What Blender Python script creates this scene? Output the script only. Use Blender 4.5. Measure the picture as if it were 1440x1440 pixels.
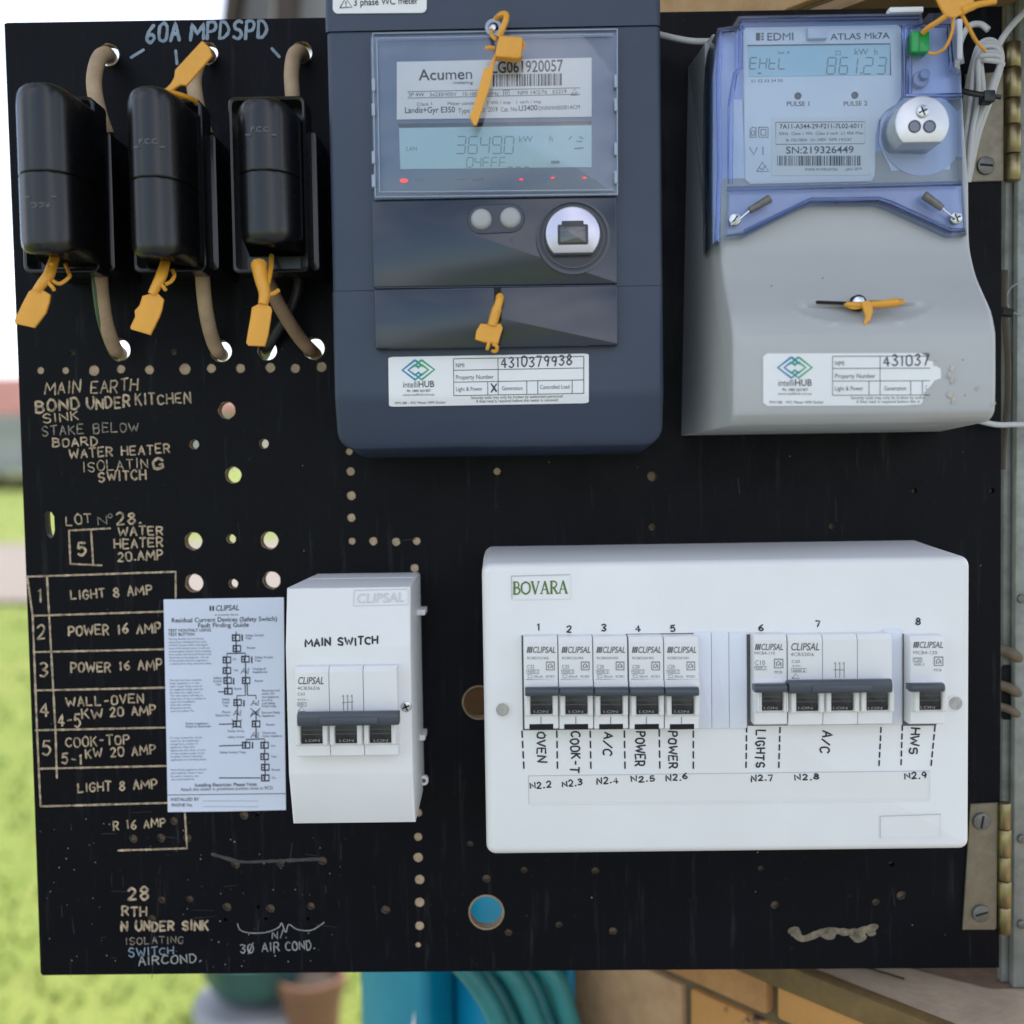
import bpy, bmesh, math, random
from mathutils import Vector, Matrix
random.seed(7)
for o in list(bpy.data.objects): bpy.data.objects.remove(o)
scene = bpy.context.scene
COL = scene.collection

# ------------------------------------------------------------------ camera
# board coordinates: u right, v down, w away from the viewer (mm); the board's face is w = 0
F = 1500.0
RM = ((0.9998327757, 0.0155309649, 0.0096545201),
      (-0.0150737975, 0.9988393391, -0.0457466432),
      (-0.0103538040, 0.0455934630, 0.9989064195))
CAM = (7.70066, -22.44773, -610.0)
cd = bpy.data.cameras.new('camera'); cam = bpy.data.objects.new('camera', cd); COL.objects.link(cam)
def b2w(v): return Vector((v[0], v[2], -v[1]))
cr, cdn, cf = b2w(RM[0]), b2w(RM[1]), b2w(RM[2])
M4 = Matrix((cr, -cdn, -cf)).transposed().to_4x4()
M4.translation = b2w(CAM) * 0.001
cam.matrix_world = M4
cd.sensor_width = 36; cd.lens = 36 * F / 1440; cd.clip_start = 0.02; cd.clip_end = 500
cd.dof.use_dof = True; cd.dof.focus_distance = 0.568; cd.dof.aperture_fstop = 37.5 / 9.5
scene.camera = cam

# ------------------------------------------------------------------ sky, sun, exposure
SUN_EL, SUN_AZ = math.radians(46), math.radians(32)      # azimuth from +Y towards +X: behind the house
w = bpy.data.worlds.new('World'); scene.world = w; w.use_nodes = True
nt = w.node_tree; nt.nodes.clear()
out = nt.nodes.new('ShaderNodeOutputWorld'); bg = nt.nodes.new('ShaderNodeBackground')
sky = nt.nodes.new('ShaderNodeTexSky'); sky.sky_type = 'NISHITA'; sky.sun_disc = False
sky.sun_elevation = SUN_EL; sky.sun_rotation = SUN_AZ; sky.air_density = 1.0; sky.dust_density = 1.5; sky.ozone_density = 1.0
tc = nt.nodes.new('ShaderNodeTexCoord'); nz = nt.nodes.new('ShaderNodeTexNoise')
nz.inputs['Scale'].default_value = 2.6; nz.inputs['Detail'].default_value = 6; nz.inputs['Roughness'].default_value = .55
rp = nt.nodes.new('ShaderNodeValToRGB'); rp.color_ramp.elements[0].position = .44; rp.color_ramp.elements[1].position = .66
mx = nt.nodes.new('ShaderNodeMix'); mx.data_type = 'RGBA'
nt.links.new(tc.outputs['Generated'], nz.inputs['Vector']); nt.links.new(nz.outputs['Fac'], rp.inputs['Fac'])
nt.links.new(rp.outputs['Color'], mx.inputs['Factor']); nt.links.new(sky.outputs['Color'], mx.inputs['A'])
mx.inputs['B'].default_value = (7.9, 7.9, 8.7, 1)      # sunlit white cloud between the blue
nt.links.new(mx.outputs['Result'], bg.inputs['Color']); nt.links.new(bg.outputs['Background'], out.inputs['Surface'])
bg.inputs['Strength'].default_value = 0.1
sd = bpy.data.lights.new('sun', 'SUN'); sd.energy = 2.0; sd.angle = math.radians(.55); sd.color = (1, .95, .87)
sun = bpy.data.objects.new('sun', sd); COL.objects.link(sun)
sun.rotation_euler = Vector((math.sin(SUN_AZ) * math.cos(SUN_EL), math.cos(SUN_AZ) * math.cos(SUN_EL), math.sin(SUN_EL))).to_track_quat('Z', 'Y').to_euler()
sun.location = (2, 3, 4)
scene.view_settings.view_transform = 'Standard'; scene.view_settings.look = 'None'
scene.view_settings.gamma = 1; scene.view_settings.use_curve_mapping = False
scene.view_settings.exposure = 1.5
scene.render.engine = 'CYCLES'
scene.cycles.max_bounces = 8; scene.cycles.transparent_max_bounces = 16
scene.render.resolution_x = scene.render.resolution_y = 1024

# ------------------------------------------------------------------ pixel -> board helpers
# a point is (x, d, z) in mm: x right, d out from the board towards the viewer, z up
def at(px, py, d=0.0):
    q = ((px - 720) / F, (py - 720) / F, 1.0)
    r = [sum(RM[k][i] * q[k] for k in range(3)) for i in range(3)]
    fn = d if callable(d) else None
    dd = fn(0) if fn else d
    for _ in range(8 if fn else 1):
        t = (-dd - CAM[2]) / r[2]
        u, v = CAM[0] + t * r[0], CAM[1] + t * r[1]
        if fn: dd = fn(-v)
    return (u, dd, -v)
def X(px, py, d): return at(px, py, d)[0]
def Z(py, d, px=720): return at(px, py, d)[2]
def rect(px0, py0, px1, py1, d):
    cx, cy = (px0 + px1) / 2, (py0 + py1) / 2
    return X(px0, cy, d), X(px1, cy, d), Z(py1, d, cx), Z(py0, d, cx)        # x0 x1 zbottom ztop
def poly(pts, d): return [(at(a, b, d)[0], at(a, b, d)[2]) for a, b in pts]
def rrect(x0, x1, z0, z1, r, n=5):
    o = []
    for cx, cz, a0 in ((x1 - r, z1 - r, 0), (x0 + r, z1 - r, 90), (x0 + r, z0 + r, 180), (x1 - r, z0 + r, 270)):
        for k in range(n + 1):
            a = math.radians(a0 + 90 * k / n); o.append((cx + r * math.cos(a), cz + r * math.sin(a)))
    return o
def circ(cx, cz, r, n=24, a0=0, a1=360):
    full = abs(a1 - a0) >= 360
    return [(cx + r * math.cos(math.radians(a0 + (a1 - a0) * k / (n if full else n - 1))), cz + r * math.sin(math.radians(a0 + (a1 - a0) * k / (n if full else n - 1)))) for k in range(n)]

# ------------------------------------------------------------------ materials
MATS = {}
def mat(name, rgb, rough=.5, metal=0, noise=None, bump=None, spec=.5, coat=0, rgb2=None, emit=None):
    if name in MATS: return MATS[name]
    m = bpy.data.materials.new(name); m.use_nodes = True; t = m.node_tree; b = t.nodes['Principled BSDF']
    b.inputs['Base Color'].default_value = (*rgb, 1); b.inputs['Roughness'].default_value = rough
    b.inputs['Metallic'].default_value = metal; b.inputs['Specular IOR Level'].default_value = spec
    if coat: b.inputs['Coat Weight'].default_value = coat; b.inputs['Coat Roughness'].default_value = .08
    tcn = t.nodes.new('ShaderNodeTexCoord')
    if noise:
        sc, amt = noise[:2]
        n = t.nodes.new('ShaderNodeTexNoise'); n.inputs['Scale'].default_value = sc; n.inputs['Detail'].default_value = 6; n.inputs['Roughness'].default_value = .65
        mp = t.nodes.new('ShaderNodeMapping'); mp.inputs['Scale'].default_value = noise[2] if len(noise) > 2 else (1, 1, 1)
        t.links.new(tcn.outputs['Object'], mp.inputs['Vector']); t.links.new(mp.outputs['Vector'], n.inputs['Vector'])
        r = t.nodes.new('ShaderNodeValToRGB'); r.color_ramp.elements[0].position = .3; r.color_ramp.elements[1].position = .7
        c2 = rgb2 if rgb2 else tuple(c * (1 - amt) for c in rgb)
        r.color_ramp.elements[0].color = (*c2, 1); r.color_ramp.elements[1].color = (*rgb, 1)
        t.links.new(n.outputs['Fac'], r.inputs['Fac']); t.links.new(r.outputs['Color'], b.inputs['Base Color'])
        rr = t.nodes.new('ShaderNodeMapRange'); rr.inputs['To Min'].default_value = min(1, rough * 1.25); rr.inputs['To Max'].default_value = rough * .85
        t.links.new(n.outputs['Fac'], rr.inputs['Value']); t.links.new(rr.outputs['Result'], b.inputs['Roughness'])
    if bump:
        n = t.nodes.new('ShaderNodeTexNoise'); n.inputs['Scale'].default_value = bump[0]; n.inputs['Detail'].default_value = 4
        t.links.new(tcn.outputs['Object'], n.inputs['Vector'])
        bp = t.nodes.new('ShaderNodeBump'); bp.inputs['Strength'].default_value = bump[1]; bp.inputs['Distance'].default_value = bump[2] if len(bump) > 2 else .0003
        t.links.new(n.outputs['Fac'], bp.inputs['Height']); t.links.new(bp.outputs['Normal'], b.inputs['Normal'])
    if name == 'yellow_plastic':
        b.inputs['Subsurface Weight'].default_value = .25; b.inputs['Subsurface Radius'].default_value = (1, .5, .1); b.inputs['Subsurface Scale'].default_value = .0015
    if emit: b.inputs['Emission Color'].default_value = (*emit[:3], 1); b.inputs['Emission Strength'].default_value = emit[3]
    MATS[name] = m; return m
def clear(name, tint, ior=1.5, rough=.03):
    m = bpy.data.materials.new(name); m.use_nodes = True; t = m.node_tree; t.nodes.clear()
    o = t.nodes.new('ShaderNodeOutputMaterial'); a = t.nodes.new('ShaderNodeBsdfTransparent'); g = t.nodes.new('ShaderNodeBsdfGlossy'); x = t.nodes.new('ShaderNodeMixShader'); f = t.nodes.new('ShaderNodeFresnel')
    a.inputs['Color'].default_value = (*tint, 1); g.inputs['Roughness'].default_value = rough; f.inputs['IOR'].default_value = ior
    n = t.nodes.new('ShaderNodeTexNoise'); n.inputs['Scale'].default_value = 35; bp = t.nodes.new('ShaderNodeBump'); bp.inputs['Strength'].default_value = .25; bp.inputs['Distance'].default_value = .0006
    tcn = t.nodes.new('ShaderNodeTexCoord'); t.links.new(tcn.outputs['Object'], n.inputs['Vector']); t.links.new(n.outputs['Fac'], bp.inputs['Height']); t.links.new(bp.outputs['Normal'], g.inputs['Normal'])
    t.links.new(f.outputs['Fac'], x.inputs['Fac']); t.links.new(a.outputs[0], x.inputs[1]); t.links.new(g.outputs[0], x.inputs[2]); t.links.new(x.outputs[0], o.inputs['Surface'])
    return m
def board_material():
    m = mat('black_board', (.0030, .0033, .0052), .42, spec=.10, bump=(900, .25, .0002))
    t = m.node_tree; b = t.nodes['Principled BSDF']; tcn = t.nodes.new('ShaderNodeTexCoord')
    def nz(scale, mapscale, lo, hi):
        mp = t.nodes.new('ShaderNodeMapping'); mp.inputs['Scale'].default_value = mapscale
        n = t.nodes.new('ShaderNodeTexNoise'); n.inputs['Scale'].default_value = scale; n.inputs['Detail'].default_value = 8; n.inputs['Roughness'].default_value = .7
        r = t.nodes.new('ShaderNodeMapRange'); r.inputs['From Min'].default_value = lo; r.inputs['From Max'].default_value = hi
        t.links.new(tcn.outputs['Object'], mp.inputs['Vector']); t.links.new(mp.outputs['Vector'], n.inputs['Vector']); t.links.new(n.outputs['Fac'], r.inputs['Value'])
        return r.outputs['Result']
    def mixc(prev, fac, col, amt):
        mu = t.nodes.new('ShaderNodeMath'); mu.operation = 'MULTIPLY'; mu.inputs[1].default_value = amt; t.links.new(fac, mu.inputs[0])
        x = t.nodes.new('ShaderNodeMix'); x.data_type = 'RGBA'; t.links.new(mu.outputs[0], x.inputs['Factor'])
        if prev is None: x.inputs['A'].default_value = (.0030, .0033, .0052, 1)
        else: t.links.new(prev, x.inputs['A'])
        x.inputs['B'].default_value = (*col, 1); return x.outputs['Result']
    c = mixc(None, nz(14, (1, 1, 1), .4, .75), (.0048, .0054, .009), .7)
    c = mixc(c, nz(240, (1, 1, 1.6), .63, .70), (.06, .057, .05), .6)      # specks of dust and chipped paint
    c = mixc(c, nz(60, (3, 1, .25), .56, .75), (.035, .036, .04), .55)      # wiped vertical streaks
    t.links.new(c, b.inputs['Base Color'])
    r = t.nodes.new('ShaderNodeMapRange'); r.inputs['To Min'].default_value = .33; r.inputs['To Max'].default_value = .55
    t.links.new(nz(25, (1, 1, 1), .3, .7), r.inputs['Value']); t.links.new(r.outputs['Result'], b.inputs['Roughness'])
    return m

# ------------------------------------------------------------------ mesh builder
class MB:
    def __init__(s): s.bm = bmesh.new()
    def face(s, pts):
        vs = [s.bm.verts.new(p) for p in pts]; return s.bm.faces.new(vs)
    def loft(s, loops, cap0=True, cap1=True, closed=True):
        rows = [[s.bm.verts.new(p) for p in l] for l in loops]
        for a, b in zip(rows, rows[1:]):
            n = len(a)
            for i in range(n if closed else n - 1): s.bm.faces.new((a[i], a[(i + 1) % n], b[(i + 1) % n], b[i]))
        if cap0: s.bm.faces.new(list(reversed(rows[0])))
        if cap1: s.bm.faces.new(rows[-1])
        return [v for r in rows for v in r]
    def prism(s, pts, d0, d1, bev=0, seg=2):          # outline (x,z), from d0 (back) to d1 (front), front rim bevelled
        if bev:
            cx = sum(p[0] for p in pts) / len(pts); cz = sum(p[1] for p in pts) / len(pts)
            loops = [[(x, d0, z) for x, z in pts], [(x, d1 - bev, z) for x, z in pts]]
            for k in range(1, seg + 1):
                a = math.pi / 2 * k / seg; ins = bev * (1 - math.cos(a)); dd = d1 - bev + bev * math.sin(a)
                loops.append([(x, dd, z) for x, z in inset(pts, ins)])
            return s.loft(loops)
        return s.loft([[(x, d0, z) for x, z in pts], [(x, d1, z) for x, z in pts]])
    def rbox(s, x0, x1, z0, z1, d0, d1, r=1.0, bev=.5, seg=2):
        r = min(r, (x1 - x0) * .49, (z1 - z0) * .49); bev = min(bev, r * .95 if r > 0 else bev)
        return s.prism(rrect(x0, x1, z0, z1, max(r, .01), 4), d0, d1, bev, seg)
    def box(s, x0, x1, z0, z1, d0, d1):
        return s.loft([[(x0, d0, z0), (x1, d0, z0), (x1, d0, z1), (x0, d0, z1)], [(x0, d1, z0), (x1, d1, z0), (x1, d1, z1), (x0, d1, z1)]])
    def cyl(s, cx, cz, r, d0, d1, n=24, bev=0, r1=None):
        if r1 is not None: return s.loft([[(x, d0, z) for x, z in circ(cx, cz, r, n)], [(x, d1, z) for x, z in circ(cx, cz, r1, n)]])
        return s.prism(circ(cx, cz, r, n), d0, d1, bev)
    def ring(s, cx, cz, ro, ri, d0, d1, n=36):
        L = [[(x, d, z) for x, z in circ(cx, cz, r, n)] for r, d in ((ro, d0), (ro, d1), (ri, d1), (ri, d0), (ro, d0))]
        s.loft(L, False, False)
    def xprism(s, prof, x0, x1, xs=None):             # profile (d,z) swept along x
        return s.loft([[(x0 if xs is None else xs(d, z)[0], d, z) for d, z in prof], [(x1 if xs is None else xs(d, z)[1], d, z) for d, z in prof]])
    def tube(s, path, r, n=10, smooth=True, flat=1.0):
        P = [Vector(p) for p in path]
        if smooth and len(P) > 2: P = catmull(P, 6)
        rows = []; up = Vector((0, 1, 0.02))
        for i, p in enumerate(P):
            t = (P[min(i + 1, len(P) - 1)] - P[max(i - 1, 0)]).normalized()
            a = t.cross(up)
            if a.length < .15: a = t.cross(Vector((1, 0, .1)))
            a.normalize(); b = a.cross(t).normalized(); up = b if b.dot(up) > 0 else -b; b = up; a = t.cross(b).normalized()
            rr = r if not callable(r) else r(i / (len(P) - 1))
            rows.append([tuple(p + a * rr * math.cos(2 * math.pi * k / n) + b * rr * flat * math.sin(2 * math.pi * k / n)) for k in range(n)])
        s.loft(rows)
    def bevel(s, filt, off, seg=2):
        s.bm.normal_update(); s.bm.edges.ensure_lookup_table()
        E = [e for e in s.bm.edges if len(e.link_faces) == 2 and filt(e.verts[0].co, e.verts[1].co)]
        bmesh.ops.bevel(s.bm, geom=E, offset=off, segments=seg, profile=.5, affect='EDGES', clamp_overlap=True)
    def build(s, name, m, parent=None, ang=40):
        bm = s.bm; bmesh.ops.recalc_face_normals(bm, faces=bm.faces)
        for v in bm.verts: v.co = Vector((v.co.x, -v.co.y, v.co.z)) * .001
        bmesh.ops.reverse_faces(bm, faces=bm.faces)
        bmesh.ops.recalc_face_normals(bm, faces=bm.faces)
        me = bpy.data.meshes.new(name); bm.to_mesh(me); bm.free(); return link(name, me, m, parent, ang)
def link(name, me, m, parent=None, ang=40):
    off = Vector()
    if parent is not None:
        q = parent
        while q is not None: off += q.location; q = q.parent
    elif len(me.vertices):
        xs = [v.co for v in me.vertices]
        off = Vector(((min(v.x for v in xs) + max(v.x for v in xs)) / 2, (min(v.y for v in xs) + max(v.y for v in xs)) / 2, min(v.z for v in xs)))
    me.transform(Matrix.Translation(-off))
    o = bpy.data.objects.new(name, me); COL.objects.link(o)
    if parent is None: o.location = off
    else: o.parent = parent
    if m: me.materials.append(m)
    if ang and len(me.polygons):
        me.shade_smooth(); me.set_sharp_from_angle(angle=math.radians(ang))
    return o
def inset(pts, k):
    if k == 0: return list(pts)
    n = len(pts); A = sum(pts[i][0] * pts[(i + 1) % n][1] - pts[(i + 1) % n][0] * pts[i][1] for i in range(n)); sg = 1 if A > 0 else -1
    o = []
    for i in range(n):
        p0, p1, p2 = Vector(pts[i - 1]), Vector(pts[i]), Vector(pts[(i + 1) % n])
        a, b = (p1 - p0), (p2 - p1)
        if a.length < 1e-9: a = b
        if b.length < 1e-9: b = a
        a.normalize(); b.normalize()
        na, nb = Vector((-a.y, a.x)) * sg, Vector((-b.y, b.x)) * sg
        h = na + nb; L = h.length_squared
        h = h * (2 / L) if L > .3 else na
        o.append((p1.x + h.x * k, p1.y + h.y * k))
    return o
def catmull(P, n):
    o = []
    for i in range(len(P) - 1):
        p0, p1, p2, p3 = P[max(i - 1, 0)], P[i], P[i + 1], P[min(i + 2, len(P) - 1)]
        for k in range(n):
            t = k / n
            o.append(.5 * ((2 * p1) + (p2 - p0) * t + (2 * p0 - 5 * p1 + 4 * p2 - p3) * t * t + (3 * p1 - p0 - 3 * p2 + p3) * t ** 3))
    o.append(P[-1]); return o
def thing(name, label, cat, loc, group=None):
    o = bpy.data.objects.new(name, None); COL.objects.link(o); o.empty_display_size = .02
    o.location = Vector((loc[0], -loc[1], loc[2])) * .001
    return tag(o, label, cat, group)
def tag(o, label=None, cat=None, group=None, kind=None):
    if label: o['label'] = label
    if cat: o['category'] = cat
    if group: o['group'] = group
    if kind: o['kind'] = kind
    return o

# ------------------------------------------------------------------ print: outline glyphs
CHARS = 'ABCDEFGHIJKLMNOPQRSTUVWXYZabcdefghijklmnopqrstuvwxyz0123456789.,:;-+/()&|!~_'
GL = {}
def _cache():
    tmp = []
    for wt in (0, 1):
        for c in CHARS:
            for body in (c, c + '|'):
                cu = bpy.data.curves.new('t', 'FONT'); cu.body = body; cu.resolution_u = 3; cu.offset = (0 if c in 'MWNmwn' else .012) * wt
                ob = bpy.data.objects.new('t', cu); COL.objects.link(ob); tmp.append((wt, c, body, ob))
    bpy.context.view_layer.update(); dg = bpy.context.evaluated_depsgraph_get(); ends = {}
    for wt, c, body, ob in tmp:
        me = ob.evaluated_get(dg).to_mesh()
        vs = [(v.co.x, v.co.y) for v in me.vertices]
        if body == c: GL[(wt, c)] = [vs, [tuple(p.vertices) for p in me.polygons], 0]
        if body != c or c == '|': ends.setdefault((wt, body), max(v[0] for v in vs))
    for wt in (0, 1):
        bar = max(v[0] for v in GL[(wt, '|')][0])
        for c in CHARS: GL[(wt, c)][2] = ends[(wt, c + '|')] - bar
    for wt, c, body, ob in tmp:
        cu = ob.data; bpy.data.objects.remove(ob); bpy.data.curves.remove(cu)
_cache()
CAPH = max(v[1] for v in GL[(0, 'H')][0])
def text(mb, s, px0, py0, px1, py1, h, d, bold=0, shear=0, lift=.15):
    """s from (px0,py0) to (px1,py1) along the baseline, capital height h (pixels), lying on surface d"""
    T = sum(GL[(bold, c)][2] if c != ' ' else .3 for c in s); L = math.hypot(px1 - px0, py1 - py0)
    ex, ey = (px1 - px0) / L, (py1 - py0) / L; sx = L / T; sy = h / CAPH; x = 0
    dd = (lambda z: d(z) + lift) if callable(d) else d + lift
    for c in s:
        if c == ' ': x += .3; continue
        vs, fs, adv = GL[(bold, c)]
        bv = []
        for a, b in vs:
            u = (x + a) * sx + shear * b * sy; v = b * sy
            bv.append(mb.bm.verts.new(at(px0 + ex * u + ey * v, py0 + ey * u - ex * v, dd)))
        for f in fs:
            try: mb.bm.faces.new([bv[i] for i in f])
            except ValueError: pass
        x += adv
def bar(mb, px0, py0, px1, py1, d, lift=.15):            # printed rectangle
    dd = (lambda z: d(z) + lift) if callable(d) else d + lift
    mb.face([at(px0, py1, dd), at(px1, py1, dd), at(px1, py0, dd), at(px0, py0, dd)])
RC = [0]
def ribbon(mb, pts, wpx, d, lift=.15, smooth=False, rag=0, caps=True):
    """flat stroke along pixel points"""
    P = [Vector(p) for p in pts]
    if smooth and len(P) > 2: P = catmull(P, 5)
    Q = [P[0]]
    for p in P[1:]:
        if (p - Q[-1]).length > .3: Q.append(p)
    P = Q
    if len(P) < 2: return
    RC[0] += 1; lift = lift + .009 * (RC[0] % 9)
    if rag:
        R = [P[0]]
        for a, b in zip(P, P[1:]):
            n = max(1, int((b - a).length / 4))
            for k in range(1, n + 1): R.append(a + (b - a) * k / n)
        P = R
    l, r = [], []
    for i, p in enumerate(P):
        t = (P[min(i + 1, len(P) - 1)] - P[max(i - 1, 0)]).normalized(); n = Vector((-t.y, t.x)); k = wpx / 2 * (1 + random.uniform(-rag, rag))
        l.append(p + n * k); r.append(p - n * k)
    if caps:
        t = (P[0] - P[1]).normalized() * wpx * .35; u = (P[-1] - P[-2]).normalized() * wpx * .35
        l0, r0, l1, r1 = l[0].copy(), r[0].copy(), l[-1].copy(), r[-1].copy()
        l = [l0 * .75 + r0 * .25 + t] + l + [l1 * .75 + r1 * .25 + u]; r = [r0 * .75 + l0 * .25 + t] + r + [r1 * .75 + l1 * .25 + u]
    def up(i): k = lift + .004 * min(i, 40); return (lambda z: d(z) + k) if callable(d) else d + k
    L = [mb.bm.verts.new(at(p.x, p.y, up(i))) for i, p in enumerate(l)]; R2 = [mb.bm.verts.new(at(p.x, p.y, up(i))) for i, p in enumerate(r)]
    for i in range(len(L) - 1): mb.bm.faces.new((L[i], L[i + 1], R2[i + 1], R2[i]))
# ------------------------------------------------------------------ hand lettering: strokes on a unit box
SF = {'A': '0,0 .5,1 1,0|.2,.36 .8,.36', 'B': '0,0 0,1|~0,1 .6,.98 .85,.77 .6,.54 0,.53|~0,.53 .7,.5 .95,.26 .65,.02 0,0', 'C': '~.95,.85 .6,1 .15,.82 0,.5 .15,.15 .6,0 .95,.15',
 'D': '0,0 0,1|~0,1 .55,.95 .95,.6 .9,.3 .5,.02 0,0', 'E': '.95,1 0,1 0,0 .95,0|0,.52 .75,.52', 'F': '.95,1 0,1 0,0|0,.52 .75,.52', 'G': '~.95,.85 .55,1 .12,.82 0,.5 .15,.12 .6,0 .95,.2|.95,.2 .95,.45 .6,.45',
 'H': '0,0 0,1|1,0 1,1|0,.5 1,.5', 'I': '.5,0 .5,1', 'J': '~.8,1 .8,.25 .45,0 .1,.2', 'K': '0,0 0,1|.9,1 0,.45|.3,.6 .95,0', 'L': '0,1 0,0 .9,0', 'M': '0,0 .08,1 .5,.3 .92,1 1,0', 'N': '0,0 0,1 1,0 1,1',
 'O': '~.5,1 .1,.85 0,.5 .1,.15 .5,0 .9,.15 1,.5 .9,.85 .5,1', 'P': '0,0 0,1|~0,1 .65,.98 .95,.75 .65,.48 0,.46', 'R': '0,0 0,1|~0,1 .65,.98 .92,.76 .65,.5 0,.48|.45,.48 .95,0', 'S': '~.92,.85 .55,1 .1,.85 .15,.58 .8,.42 .92,.15 .5,0 .05,.15',
 'T': '.5,0 .5,1|0,1 1,1', 'U': '~0,1 0,.3 .5,0 1,.3 1,1', 'V': '0,1 .5,0 1,1', 'W': '0,1 .22,0 .5,.7 .78,0 1,1', 'X': '0,0 1,1|0,1 1,0', 'Y': '0,1 .5,.5 1,1|.5,.5 .5,0', 'Z': '0,1 1,1 0,0 1,0',
 '0': '~.5,1 .1,.85 0,.5 .1,.15 .5,0 .9,.15 1,.5 .9,.85 .5,1', '1': '.3,.8 .55,1 .55,0', '2': '~.08,.8 .5,1 .9,.78 .7,.45 .05,0|.05,0 .95,0', '3': '~.1,.9 .5,1 .88,.78 .4,.54|~.4,.54 .95,.3 .55,0 .05,.12', '4': '.7,0 .7,1 0,.32 1,.32',
 '5': '.85,1 .15,1 .1,.56|~.1,.56 .6,.64 .95,.33 .55,0 .05,.12', '6': '~.8,1 .2,.65 .02,.3 .45,0 .92,.25 .55,.52 .1,.35', '7': '.05,1 .95,1 .35,0', '8': '~.5,.54 .12,.75 .5,1 .88,.75 .5,.54 .05,.25 .5,0 .95,.25 .5,.54', '9': '~.9,.7 .5,.45 .1,.7 .5,1 .9,.75 .8,.3 .6,0',
 '-': '.15,.45 .85,.45', '.': '.2,.02 .9,.06', '/': '0,0 1,1', 'o': '~.5,1 .1,.9 .1,.65 .5,.55 .9,.65 .9,.9 .5,1', '@': '~.5,1 .1,.85 0,.5 .1,.15 .5,0 .9,.15 1,.5 .9,.85 .5,1|0,-.1 1,1.1'}
NARROW = {'I': .25, '1': .5, '.': .25, '-': .7, 'M': 1.25, 'W': 1.3, 'J': .8}
def hand(mb, s, px0, py0, px1, py1, h, d, wpx, jit=.065, rag=.2, slant=0, vert=False, skip=0, lift=.15):
    gap = .38
    adv = [(.6 if c == ' ' else NARROW.get(c, .85)) for c in s]
    T = sum(adv) + gap * (len(s) - 1); L = math.hypot(px1 - px0, py1 - py0); k = L / T
    ex, ey = (px1 - px0) / L, (py1 - py0) / L; x = 0
    for c, a in zip(s, adv):
        if c != ' ':
            dy = random.uniform(-jit, jit); sc = 1 + random.uniform(-jit, jit)
            for st in SF[c].split('|'):
                if skip and random.random() < skip: continue
                sm = st.startswith('~'); pts = []
                for p in st.lstrip('~').split():
                    u, v = map(float, p.split(',')); u += random.uniform(-jit, jit) * .6; v = v * sc + dy + random.uniform(-jit, jit) * .6
                    U = (x + u * a) * k + slant * v * h; V = v * h
                    pts.append((px0 + ex * U + ey * V, py0 + ey * U - ex * V))
                ribbon(mb, pts, wpx, d, lift, sm, rag)
        x += a + gap
def seg7(mb, s, px0, py0, cw, h, d, wpx, slant=.08, pitch=1.35, lift=.12):
    SEG = {'0': 'abcdef', '1': 'bc', '2': 'abged', '3': 'abgcd', '4': 'fgbc', '5': 'afgcd', '6': 'afgedc', '7': 'abc', '8': 'abcdefg', '9': 'abfgcd', 'E': 'afged', 'H': 'fegbc', 't': 'feg d', 'L': 'fed', 'F': 'afge', '_': 'd', '-': 'g'}
    x = px0
    for c in s:
        if c == '.':
            ribbon(mb, [(x - cw * .3, py0 - .5), (x - cw * .3 + 1.5, py0 - .5)], wpx, d, lift); continue
        for g in SEG.get(c, ''):
            if g == ' ': continue
            a, b = {'a': ((0, 1), (1, 1)), 'b': ((1, 1), (1, .5)), 'c': ((1, .5), (1, 0)), 'd': ((0, 0), (1, 0)), 'e': ((0, 0), (0, .5)), 'f': ((0, .5), (0, 1)), 'g': ((0, .5), (1, .5))}[g]
            m = lambda q, o: (x + (q[0] * .92 + o[0] * .08) * cw + slant * h * (q[1] * .92 + o[1] * .08), py0 - (q[1] * .93 + o[1] * .07) * h)
            ribbon(mb, [m(a, b), m(b, a)], wpx, d, lift, caps=False)
        x += cw * pitch
def barcode(mb, px0, py0, px1, py1, d, n=60, slope=0):
    x = px0; u = (px1 - px0) / (n * 1.5)
    while x < px1 - u:
        wd = random.choice((1, 1, 2, 3)) * u * .8; y = slope * (x - px0)
        dd = d + .15
        mb.face([at(x, py1 + y, dd), at(min(x + wd, px1), py1 + y, dd), at(min(x + wd, px1), py0 + y, dd), at(x, py0 + y, dd)]); x += wd + random.choice((1, 1, 2)) * u * .8
# ================================================================== SETTING
G = {}
M_lawn = mat('lawn', (.19, .27, .035), .9, noise=(2.2, .5), rgb2=(.29, .32, .07), bump=(60, .8, .02))
M_path = mat('concrete_path', (.30, .25, .21), .85, noise=(3, .2), bump=(80, .4, .003))
M_mortar = mat('mortar', (.15, .105, .055), .95, noise=(60, .3), bump=(300, .6, .001))
M_galv = mat('galvanised_steel', (.34, .36, .335), .5, .5, noise=(70, .4), bump=(90, .25, .0005))
M_brass = mat('aged_brass', (.34, .28, .15), .36, 1.0, noise=(90, .4), bump=(160, .2, .0003))
M_leaf = mat('dull_brass_leaf', (.25, .22, .165), .46, .8, noise=(120, .3), bump=(220, .25, .0003))
M_screw = mat('zinc_screw', (.20, .20, .185), .5, .8, noise=(300, .3))
M_steel = mat('bright_steel', (.62, .63, .65), .25, 1.0, noise=(200, .2))

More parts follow.
